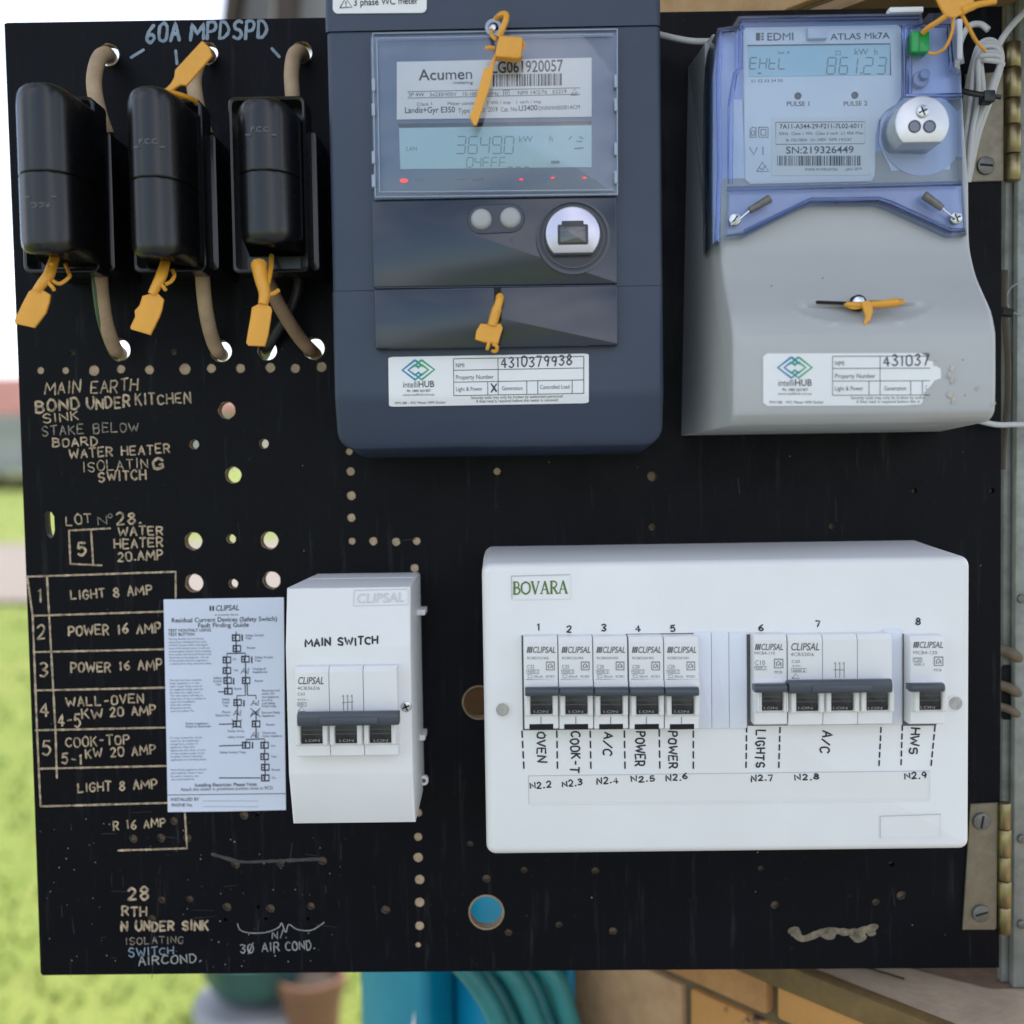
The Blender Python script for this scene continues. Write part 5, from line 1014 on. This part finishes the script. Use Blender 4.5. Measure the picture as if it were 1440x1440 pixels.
# ================================================================== BREAKERS
M_w = mat('white_plastic', (.80, .80, .80), .36, noise=(11, .06), rgb2=(.745, .742, .73), bump=(900, .12, .0002))
M_w2 = mat('cream_plastic', (.76, .755, .735), .4, noise=(12, .04))
M_tog = mat('grey_toggle', (.055, .065, .08), .38, bump=(700, .2, .0002))
M_lev = mat('black_lever', (.012, .012, .014), .3)
M_onp = mat('lever_print', (.32, .32, .32), .5)
def breaker(label, xL, xR, rows, d, poles, prints, group=None, window=False, name='circuit_breaker', slope=0):
    """rows: pixel y of top, face bottom, toggle top/bottom, lever bottom, bottom edge; d = depth of its label face"""
    yt, yf, y0, y1, y2, yb = rows; ym = (yt + yb) / 2
    x0, x1 = X(xL, ym, d), X(xR, ym, d); Zc = lambda y, dd=d: Z(y, dd, (xL + xR) / 2)
    t = thing(name, label, 'circuit breaker', ((x0 + x1) / 2, d - 20, Zc(yb)), group)
    pw = (x1 - x0) / poles
    for k in range(poles):
        a, c = x0 + pw * k + .12, x0 + pw * (k + 1) - .12
        b = MB(); prof = [(d - 22, Zc(yt)), (d - 2.0, Zc(yt)), (d, Zc(yt + 7)), (d, Zc(yf)), (d + 2.2, Zc(yf + 3, d + 2)), (d + 2.8, Zc(y1, d + 3)), (d + 1.8, Zc(y2, d + 2)), (d + .6, Zc(y2 + 2)), (d, Zc(yb - 2)), (d - 1.5, Zc(yb)), (d - 22, Zc(yb))]
        b.xprism(prof, a, c); b.bevel(lambda p, q: abs(p.x - q.x) < .01 and min(p.y, q.y) > d - 10, .45, 2); body = b.build('body', M_w, t, 25)
        m_ = (a + c) / 2; lw = pw * .31
        zt_, zb_ = Zc(y1 - 4, d + 4), Zc(y2, d + 4)
        b = MB(); b.rbox(m_ - lw, m_ + lw, zb_, zt_, d, d + 3.1, .4, .25); lv = b.build('lever', M_lev, t)
        b = MB(); pxm = xL + (xR - xL) * (k + .5) / poles; wq = (xR - xL) / poles * .26
        text(b, 'I.ON', pxm - wq * .85, y2 - 2.5, pxm + wq * .85, y2 - 2.5 + slope, 3.6, d + 3.1); b.build('print', M_onp, lv, 0)
        b = MB(); 
        for q in range(2): zz = zt_ - (zt_ - zb_) * (.3 + .22 * q); b.box(m_ - lw, m_ + lw, zz - .25, zz + .25, d + 3, d + 3.35)
        b.build('lever_rib', mat('lever_sheen', (.07, .08, .09), .2), lv)
        for s in (-1, 1):
            xa = m_ + s * (lw + .25); xb = m_ + s * pw * .47; b = MB(); lo, hi = min(xa, xb), max(xa, xb)
            b.rbox(lo, hi, zb_ - .8, zt_ + 1.5, d, d + 5.2, 1.2, 1.1, 3); b.build('cheek', M_w2, t)
    zt_, zb_ = Zc(y0, d + 11), Zc(y1, d + 11); zm = (zt_ + zb_) / 2; ro = (zt_ - zb_) / 2
    b = MB(); xa, xb = X(xL + 1, (y0 + y1) / 2, d + 11) + .3, X(xR + 1, (y0 + y1) / 2, d + 11) - .1
    b.xprism([(d + 3, zm - ro * .75), (d + 8, zm - ro), (d + 10.4, zm - ro * .9), (d + 11, zm - ro * .3), (d + 11, zm + ro * .4), (d + 10, zm + ro), (d + 7, zm + ro), (d + 3, zm + ro * .6)], xa, xb)
    b.bevel(lambda p, q: min(p.y, q.y) > d + 5, .5, 2); hb = b.build('handle_bar', M_tog, t, 30)
    if poles > 1:
        b = MB(); w_ = xb - xa; b.rbox(xa + w_ * .22, xb - w_ * .2, zm - ro * .65, zm + ro * .35, d + 10, d + 11.6, .5, .4); b.build('handle_grip', M_tog, hb)
    if window:
        p = rect(xL + 8, yb - 8, xR - 7, yb - .5, d); b = MB(); b.box(p[0], p[1], p[2], p[3], d - 1.6, d + .35); b.build('trip_window', M_hole, t)
        b = MB(); xm = (xL + xR) / 2; ribbon(b, [(xm, y2 + 3), (xm, yb - 8)], .9, d, .75, caps=False); ribbon(b, [(xL + 3, yf + .5), (xR - 2, yf + .5)], 1, d, .25, caps=False); b.build('groove', M_gink, body, 0)
    b = MB(); c = MB()
    for pr in prints:
        k = pr[0]
        if k == 'logo':
            _, x, y, x1_, h = pr
            text(b, 'CLIPSAL', x + (h * .95 if h < 9.5 else 0), y, x1_, y, h, d, 1, .16)
            if h < 9.5:
                for q in range(3): b.face([at(x + q * 2.6 + (1.6 if e[1] else 0) + (2 if e[0] else 0), y - (h if e[1] else 0), d + .15) for e in ((0, 0), (1, 0), (1, 1), (0, 1))])
        elif k == 't': _, s, x, y, x1_, h = pr; text(c, s, x, y, x1_, y, h, d)
        elif k == 'sq':
            _, x, y, r = pr; ribbon(c, [(x - r, y - r), (x + r, y - r), (x + r, y + r), (x - r, y + r), (x - r, y - r), (x + r, y - r)], 1.5, d, caps=False); ribbon(c, [(x - r * .5, y + r * .6), (x - r * .5, y - r * .2), (x, y - r * .6), (x + r * .5, y - r * .1), (x + r * .5, y + r * .6)], 1.2, d, caps=False); ribbon(c, [(x - r * .2, y + r * .5), (x + r * .3, y)], 1, d)
        elif k == 'bx': _, x, y, x1_, y1_ = pr; ribbon(c, [(x, y), (x1_, y), (x1_, y1_), (x, y1_), (x, y)], .7, d, caps=False)
        elif k == 'ln': ribbon(c, pr[1], .9, d, caps=False)
    b.build('logo', mat('grey_logo', (.10, .105, .11), .5), t, 0); c.build('print', mat('fine_print', (.17, .175, .18), .5), t, 0)
    return t
# ------------------------------------------------------------------ main switch enclosure
ms = thing('switch_enclosure', 'narrow white enclosure with MAIN SWITCH written on it', 'switch enclosure', (X(495, 1150, 0), 0, Z(1150, 0, 495)))
bx0, bx1, bz0, bz1 = rect(428, 806, 592, 1140, 0)
sx0, sx1 = X(404.5, 990, 58), X(579.5, 990, 58)
zT, zA, zB, zE = Z(826, 54, 490), Z(910, 60, 490), Z(1088, 60, 490), Z(1158, 53, 495)
b = MB(); b.rbox(sx0 + 5, X(594, 990, 2), zE + 8, bz1, .1, 26, 1.5, .6); b.build('base', M_w2, ms)
PRF = [(14, bz1 + .4), (54, zT), (60, zA), (60, zB), (53, zE), (14, zE + 5)]
b = MB()
def sxs(d, z): return (sx0 + (6.5 if d < 20 else 0), sx1 + (.4 if d < 20 else 0))
b.xprism(PRF, sx0, sx1, sxs); b.bevel(lambda p, q: min(p.y, q.y) > 40 or abs(p.x - q.x) < .01 and max(p.y, q.y) > 40, 1.1, 2)
cov = b.build('cover', M_w, ms, 22)
def d_s(z):
    P = [(54, zT), (60, zA), (60, zB), (53, zE)]
    for (a, za), (c, zc) in zip(P, P[1:]):
        if zc <= z <= za: return a + (c - a) * (za - z) / (za - zc)
    return 54 if z > zT else 53
for y, h in ((860, 8), (1035, 8)):
    q = at(590, y, 20); b = MB(); b.rbox(q[0] - 3, q[0] + 3.4, q[2] - 1.6, q[2] + 1.6, 10, 24, .5, .4); b.build('side_clip', M_w2, ms)
q = at(593, 1098, 16); b = MB(); b.rbox(q[0] - 4.5, q[0] + 3.6, q[2] - 2.8, q[2] + 2.8, 13, 16, 2.2, .5); el = b.build('mounting_lug', M_w, ms); b = MB(); b.cyl(q[0] + 1.2, q[2], 1.2, 14, 16.15, 14); b.cyl(q[0] - 2.6, q[2], .9, 14, 16.12, 12); b.build('lug_hole', M_gink, el)
screw(ms, 571, 994, 8, 60, M_steel, th=.5); screw(ms, 409, 997, 6, 58.5, M_screw, th=.5)
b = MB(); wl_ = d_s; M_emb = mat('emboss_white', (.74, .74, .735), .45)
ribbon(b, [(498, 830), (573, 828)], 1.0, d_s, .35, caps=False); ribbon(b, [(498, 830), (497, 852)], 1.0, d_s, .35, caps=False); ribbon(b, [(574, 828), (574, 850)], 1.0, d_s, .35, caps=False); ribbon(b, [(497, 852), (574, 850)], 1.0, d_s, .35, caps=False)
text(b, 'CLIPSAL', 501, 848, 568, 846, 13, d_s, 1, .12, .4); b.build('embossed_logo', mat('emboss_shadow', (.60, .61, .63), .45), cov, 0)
b = MB(); hand(b, 'MAIN SWITCH', 429, 909, 531, 906, 10.5, d_s, 2.6, .10, .05); b.build('handwriting', M_ink, cov, 0)
breaker('three pole main switch breaker in the narrow white enclosure', 415.5, 559.5, (938, 1003, 1002, 1022, 1046, 1064), 68, 3,
  (('logo', 418, 962, 455, 9.8), ('t', '4CB363/6', 418, 970, 450, 4.6), ('t', 'C63', 418, 978, 429, 4), ('t', '415V~', 418, 985.5, 433, 3.2), ('bx', 418, 988, 431, 993), ('t', '6000 3', 419, 992, 430, 3), ('ln', [(419, 1000), (424, 994), (429, 1000), (419, 1000)]), ('ln', [(483, 999), (483, 977), (481, 980)]), ('ln', [(489, 999), (489, 977), (487, 980)]), ('ln', [(495, 999), (495, 977), (493, 980)]), ('ln', [(481, 988), (497, 987)])), None, slope=-.5)
# ------------------------------------------------------------------ distribution box
db = thing('distribution_box', 'wide white distribution box with eight numbered circuits', 'distribution box', (X(1020, 1190, 0), 0, Z(1190, 0, 1020)))
dx0, dx1, dz0, dz1 = rect(680.5, 787, 1364.5, 1199, 60)
tb = Z(764, 0, 1000)
b = MB(); loops = []
for d, i, zz in ((.2, 0, tb), (18, 0, tb - 1), (57, 0, dz1), (59.3, .9, dz1), (60.6, 2.2, dz1), (61.2, 4.0, dz1)):
    loops.append([(x, d, z) for x, z in inset(rrect(dx0 - (.6 if d < 20 else 0), dx1 - (3 if d < 20 else 0), dz0 + (3 if d < 20 else 0), zz, 5.2, 6), i)])
b.loft(loops); lid = b.build('cover', M_w, db, 35)
FD = 61.2
def ridge(pts, wd, m, name, dz=.3): b = MB(); ribbon(b, pts, wd, FD, dz, caps=False); return b.build(name, m, lid, 0)
M_gr = mat('edge_shade_grey', (.50, .51, .53), .5)  # grey paints the shade on the moulded frames' top and left edges
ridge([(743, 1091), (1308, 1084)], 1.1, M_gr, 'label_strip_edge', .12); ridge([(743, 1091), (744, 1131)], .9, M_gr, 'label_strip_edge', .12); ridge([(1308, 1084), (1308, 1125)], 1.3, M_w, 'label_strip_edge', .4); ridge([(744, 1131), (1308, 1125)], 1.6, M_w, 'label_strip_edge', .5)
q = poly([(744, 1092), (1307, 1085), (1307, 1124), (744, 1130)], FD); b = MB(); b.prism(q, FD - 1, FD + .1); b.build('label_strip', M_w2, lid)
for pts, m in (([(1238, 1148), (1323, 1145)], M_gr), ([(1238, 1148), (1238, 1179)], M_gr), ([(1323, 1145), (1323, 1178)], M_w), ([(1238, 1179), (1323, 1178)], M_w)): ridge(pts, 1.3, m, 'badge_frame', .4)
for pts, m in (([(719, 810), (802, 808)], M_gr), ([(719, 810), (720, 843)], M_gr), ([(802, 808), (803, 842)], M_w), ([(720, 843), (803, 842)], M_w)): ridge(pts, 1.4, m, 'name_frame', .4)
# serif name plate: strokes with serifs
b = MB(); xcur = 721.5
SER = {'B': 12, 'O': 14, 'V': 13, 'A': 13, 'R': 13}
for ch, wd in (('B', 11.5), ('O', 14), ('V', 13), ('A', 13.5), ('R', 12), ('A', 14)):
    y0 = 835.5 - (xcur - 721) * .02; h = 17
    mp = lambda u, v: (xcur + u * wd * .9, y0 - v * h)
    def S(pts, w_, sm=False): ribbon(b, [mp(*p) for p in pts], w_, FD, .15, sm)
    if ch == 'B': S([(.18, 0), (.18, 1)], 3); S([(.18, 1), (.6, .98), (.78, .77), (.6, .55), (.18, .53)], 1.9, True); S([(.18, .53), (.7, .5), (.92, .26), (.65, .02), (.18, 0)], 2.2, True); S([(0, 0), (.3, 0)], 1.2); S([(0, 1), (.3, 1)], 1.2)
    if ch == 'O': S([(.5, 1), (.12, .82), (.03, .5), (.12, .18), (.5, 0), (.88, .18), (.97, .5), (.88, .82), (.5, 1)], 2.4, True)
    if ch == 'V': S([(.1, 1), (.5, 0)], 2.9); S([(.5, 0), (.9, 1)], 1.6); S([(-.04, 1), (.28, 1)], 1.2); S([(.75, 1), (1.02, 1)], 1.2)
    if ch == 'A': S([(.1, 0), (.5, 1)], 1.6); S([(.5, 1), (.88, 0)], 2.9); S([(.24, .34), (.74, .34)], 1.3); S([(-.05, 0), (.25, 0)], 1.2); S([(.72, 0), (1.04, 0)], 1.2)
    if ch == 'R': S([(.18, 0), (.18, 1)], 3); S([(.18, 1), (.65, .98), (.85, .76), (.62, .5), (.18, .48)], 2, True); S([(.45, .48), (.92, 0)], 2.7); S([(0, 0), (.36, 0)], 1.2); S([(0, 1), (.3, 1)], 1.2); S([(.82, 0), (1.05, 0)], 1.2)
    xcur += wd
b.build('name_lettering', mat('green_ink', (.10, .19, .035), .5), lid, 0)
for a, c in ((707, 998), (1343, 989)):
    q = at(a, c, FD); b = MB(); b.ring(q[0], q[2], 4.4, 3.5, FD - 1, FD + .5, 28); b.build('screw_collar', M_w2, db); b = MB(); b.cyl(q[0], q[2], 3.5, FD - 1, FD + .12, 24); b.build('screw_recess', mat('plastic_screw', (.50, .48, .44), .5, noise=(300, .4)), db)
b = MB(); q = rect(735, 893, 984, 1027, FD); b.box(q[0] - .3, q[1], q[2] + .6, q[3] + .5, FD - 3, FD + .14); q = rect(1051, 892, 1256, 1021, FD); b.box(q[0] - .2, q[1] + .3, q[2] + .6, q[3] + .5, FD - 3, FD + .14); q = rect(1268, 892, 1317, 1022, FD); b.box(q[0] + .4, q[1], q[2] + .6, q[3] + .4, FD - 3, FD + .14)
b.build('slot_gap_shade', mat('slot_shadow', (.10, .10, .11), .8), lid)  # dark plates paint the shade in the gaps around the breakers
def filler(x0, x1, y0, y1, n, label):
    t = thing('blanking_strip', label, 'blanking strip', at((x0 + x1) / 2, y1, FD), 'blanking strips in the distribution box')
    w_ = (x1 - x0) / n
    for k in range(n): q = rect(x0 + k * w_, y0, x0 + (k + 1) * w_, y1, FD + 1.6); b = MB(); b.rbox(q[0] + .1, q[1] - .1, q[2], q[3], FD - 2, FD + 1.7, .3, .25); b.build('segment', mat('blue_white_plastic', (.70, .73, .80), .38), t)
filler(976, 1050, 889, 1024, 3, 'ribbed bluish white blanking strip right of breaker number 5'); filler(1242, 1268, 885, 1019, 1, 'narrow blanking strip between breakers 7 and 8')
rc = (('1', 'OVEN', 736.5, 785, 'RCBE232/30S', 'C32'), ('2', 'COOK-T', 785.5, 834, 'RCBE232/30S', 'C32'), ('3', 'A/C', 834.5, 883, 'RCBE220/30S', 'C20'), ('4', 'POWER', 884.5, 933.5, 'RCBE220/30S', 'C20'), ('5', 'POWER', 934, 983, 'RCBE220/30S', 'C20'))
nth = {'1': 'leftmost single breaker in the distribution box, marked OVEN', '2': 'single breaker marked COOK-T, next to the oven one', '3': 'single breaker marked A/C in the middle of the row of five', '4': 'breaker marked POWER right beside the single A/C breaker', '5': 'breaker marked POWER touching the ribbed blanking strip'}
GRP = 'breakers in the distribution box'
for n_, s_, xl, xr, cd_, am in rc:
    x = xl + 4
    breaker(nth[n_], xl, xr, (896, 955, 968, 980, 1005, 1026), 71, 1, (('logo', x, 918, xr - 4, 8.5), ('t', cd_, x + .5, 927, x + 31, 3.4), ('t', am, x + .5, 940, x + 11, 5), ('t', '4500 3', x + 1, 946, x + 17, 3), ('bx', x, 942, x + 18, 947), ('sq', x + 33.5, 936.5, 5.5), ('t', '30mA', x + 10, 953, x + 23, 3.4), ('t', 'RCBO', x + 27, 953, x + 40, 3.4), ('bx', x + 2, 949, x + 8, 953)), GRP, True)
breaker('single white breaker for the lights, number 6', 1060.5, 1107, (893, 956, 963, 975, 1000, 1020), 71, 1, (('logo', 1061.5, 914, 1101, 8.5), ('t', 'MCB4-110', 1061, 920.5, 1090, 4.2), ('t', 'C10', 1061, 935, 1076, 6.3), ('t', '4500 3', 1062, 941, 1077, 3.2), ('bx', 1061, 937, 1078, 942), ('sq', 1095, 933, 6), ('t', 'MCB', 1089, 947, 1100, 3.6)), GRP)
breaker('three pole white breaker for the air conditioning, number 7', 1108, 1255, (893, 957, 957, 976, 1000, 1020), 71, 3, (('logo', 1111.5, 914.5, 1152, 10), ('t', '4CB320/6', 1111.5, 922.5, 1145, 4.6), ('t', 'C20', 1113, 932, 1125, 4), ('t', '415V~', 1114, 938, 1128, 3), ('bx', 1113, 940, 1134, 945), ('t', '6000 3', 1115, 944.5, 1132, 3.4), ('ln', [(1114, 954), (1119, 947), (1124, 954), (1114, 954)]), ('ln', [(1175, 953), (1175, 931), (1173, 934)]), ('ln', [(1181, 953), (1181, 931), (1179, 934)]), ('ln', [(1187, 953), (1187, 931), (1185, 934)]), ('ln', [(1172, 942), (1188, 942)])), GRP)
breaker('single white breaker for the hot water, number 8', 1280, 1329, (895, 958, 962, 974, 999, 1019), 71, 1, (('logo', 1284, 911, 1326, 8.5), ('t', 'MCB4-120', 1284, 920, 1318, 4.6), ('t', 'C20', 1285, 930, 1296, 4.4), ('t', '4500 3', 1285, 936, 1300, 3.2), ('bx', 1284, 925, 1297, 931), ('sq', 1320, 930, 6), ('t', 'MCB', 1313, 944, 1324, 3.4)), GRP)
# felt pen on the cover
def pen(s, x0, y0, x1, y1, h, wd=2.5, vert=False, jit=.10):
    b = MB(); hand(b, s, x0, y0, x1, y1, h, FD, wd, jit, .05, lift=.18); b.build('handwriting', mat('pen_ink', (.012, .014, .025), .5), lid, 0)
for s, x, y in (('1', 754, 887), ('2', 797, 888), ('3', 846, 887), ('4', 894, 888), ('5', 943, 888), ('6', 1067, 886), ('7', 1147, 881), ('8', 1288, 879)): pen(s, x, y, x + 6.5, y, 8.5, 2)
for s, x, y0, y1 in (('OVEN', 755, 1030, 1071), ('COOK-T', 802, 1029, 1086), ('A/C', 848, 1030, 1062), ('POWER', 894, 1029, 1077), ('POWER', 940, 1029, 1080), ('LIGHTS', 1063, 1027, 1079), ('A/C', 1154, 1028, 1058), ('HWS', 1280, 1024, 1060)):
    if s == 'A/C': pen(s, x + 3, y0, x, y1, 13, 2.3)
    else: pen(s, x + 1, y0, x, y1, 12, 2.3)
for s, x, y, x1 in (('N2.2', 746, 1109, 775), ('N2.3', 791, 1106, 819), ('N2.4', 840, 1103, 869), ('N2.5', 888, 1100, 921), ('N2.6', 937, 1098, 967), ('N2.7', 1057, 1099, 1087), ('N2.8', 1118, 1098, 1152), ('N2.9', 1273, 1096, 1303)): pen(s, x, y, x1, y - 2, 8, 2)
b = MB()
for x0, ya, x1, yb, n in ((734, 1028, 737, 1086, 4), (783, 1028, 784, 1086, 4), (830, 1028, 831, 1086, 4), (878, 1028, 879, 1086, 4), (927, 1026, 928, 1086, 4), (975, 1028, 975, 1086, 4), (1050, 1022, 1049, 1084, 5), (1097, 1023, 1095, 1084, 5), (1239, 1023, 1236, 1081, 5), (1269, 1020, 1267, 1080, 5), (1315, 1021, 1309, 1081, 5)):
    for k in range(n):
        u, v = k / n, (k + .62) / n; ribbon(b, [(x0 + (x1 - x0) * u, ya + (yb - ya) * u), (x0 + (x1 - x0) * v, ya + (yb - ya) * v)], 2.2, FD, .18)
b.build('pen_dashes', MATS['pen_ink'], lid, 0)
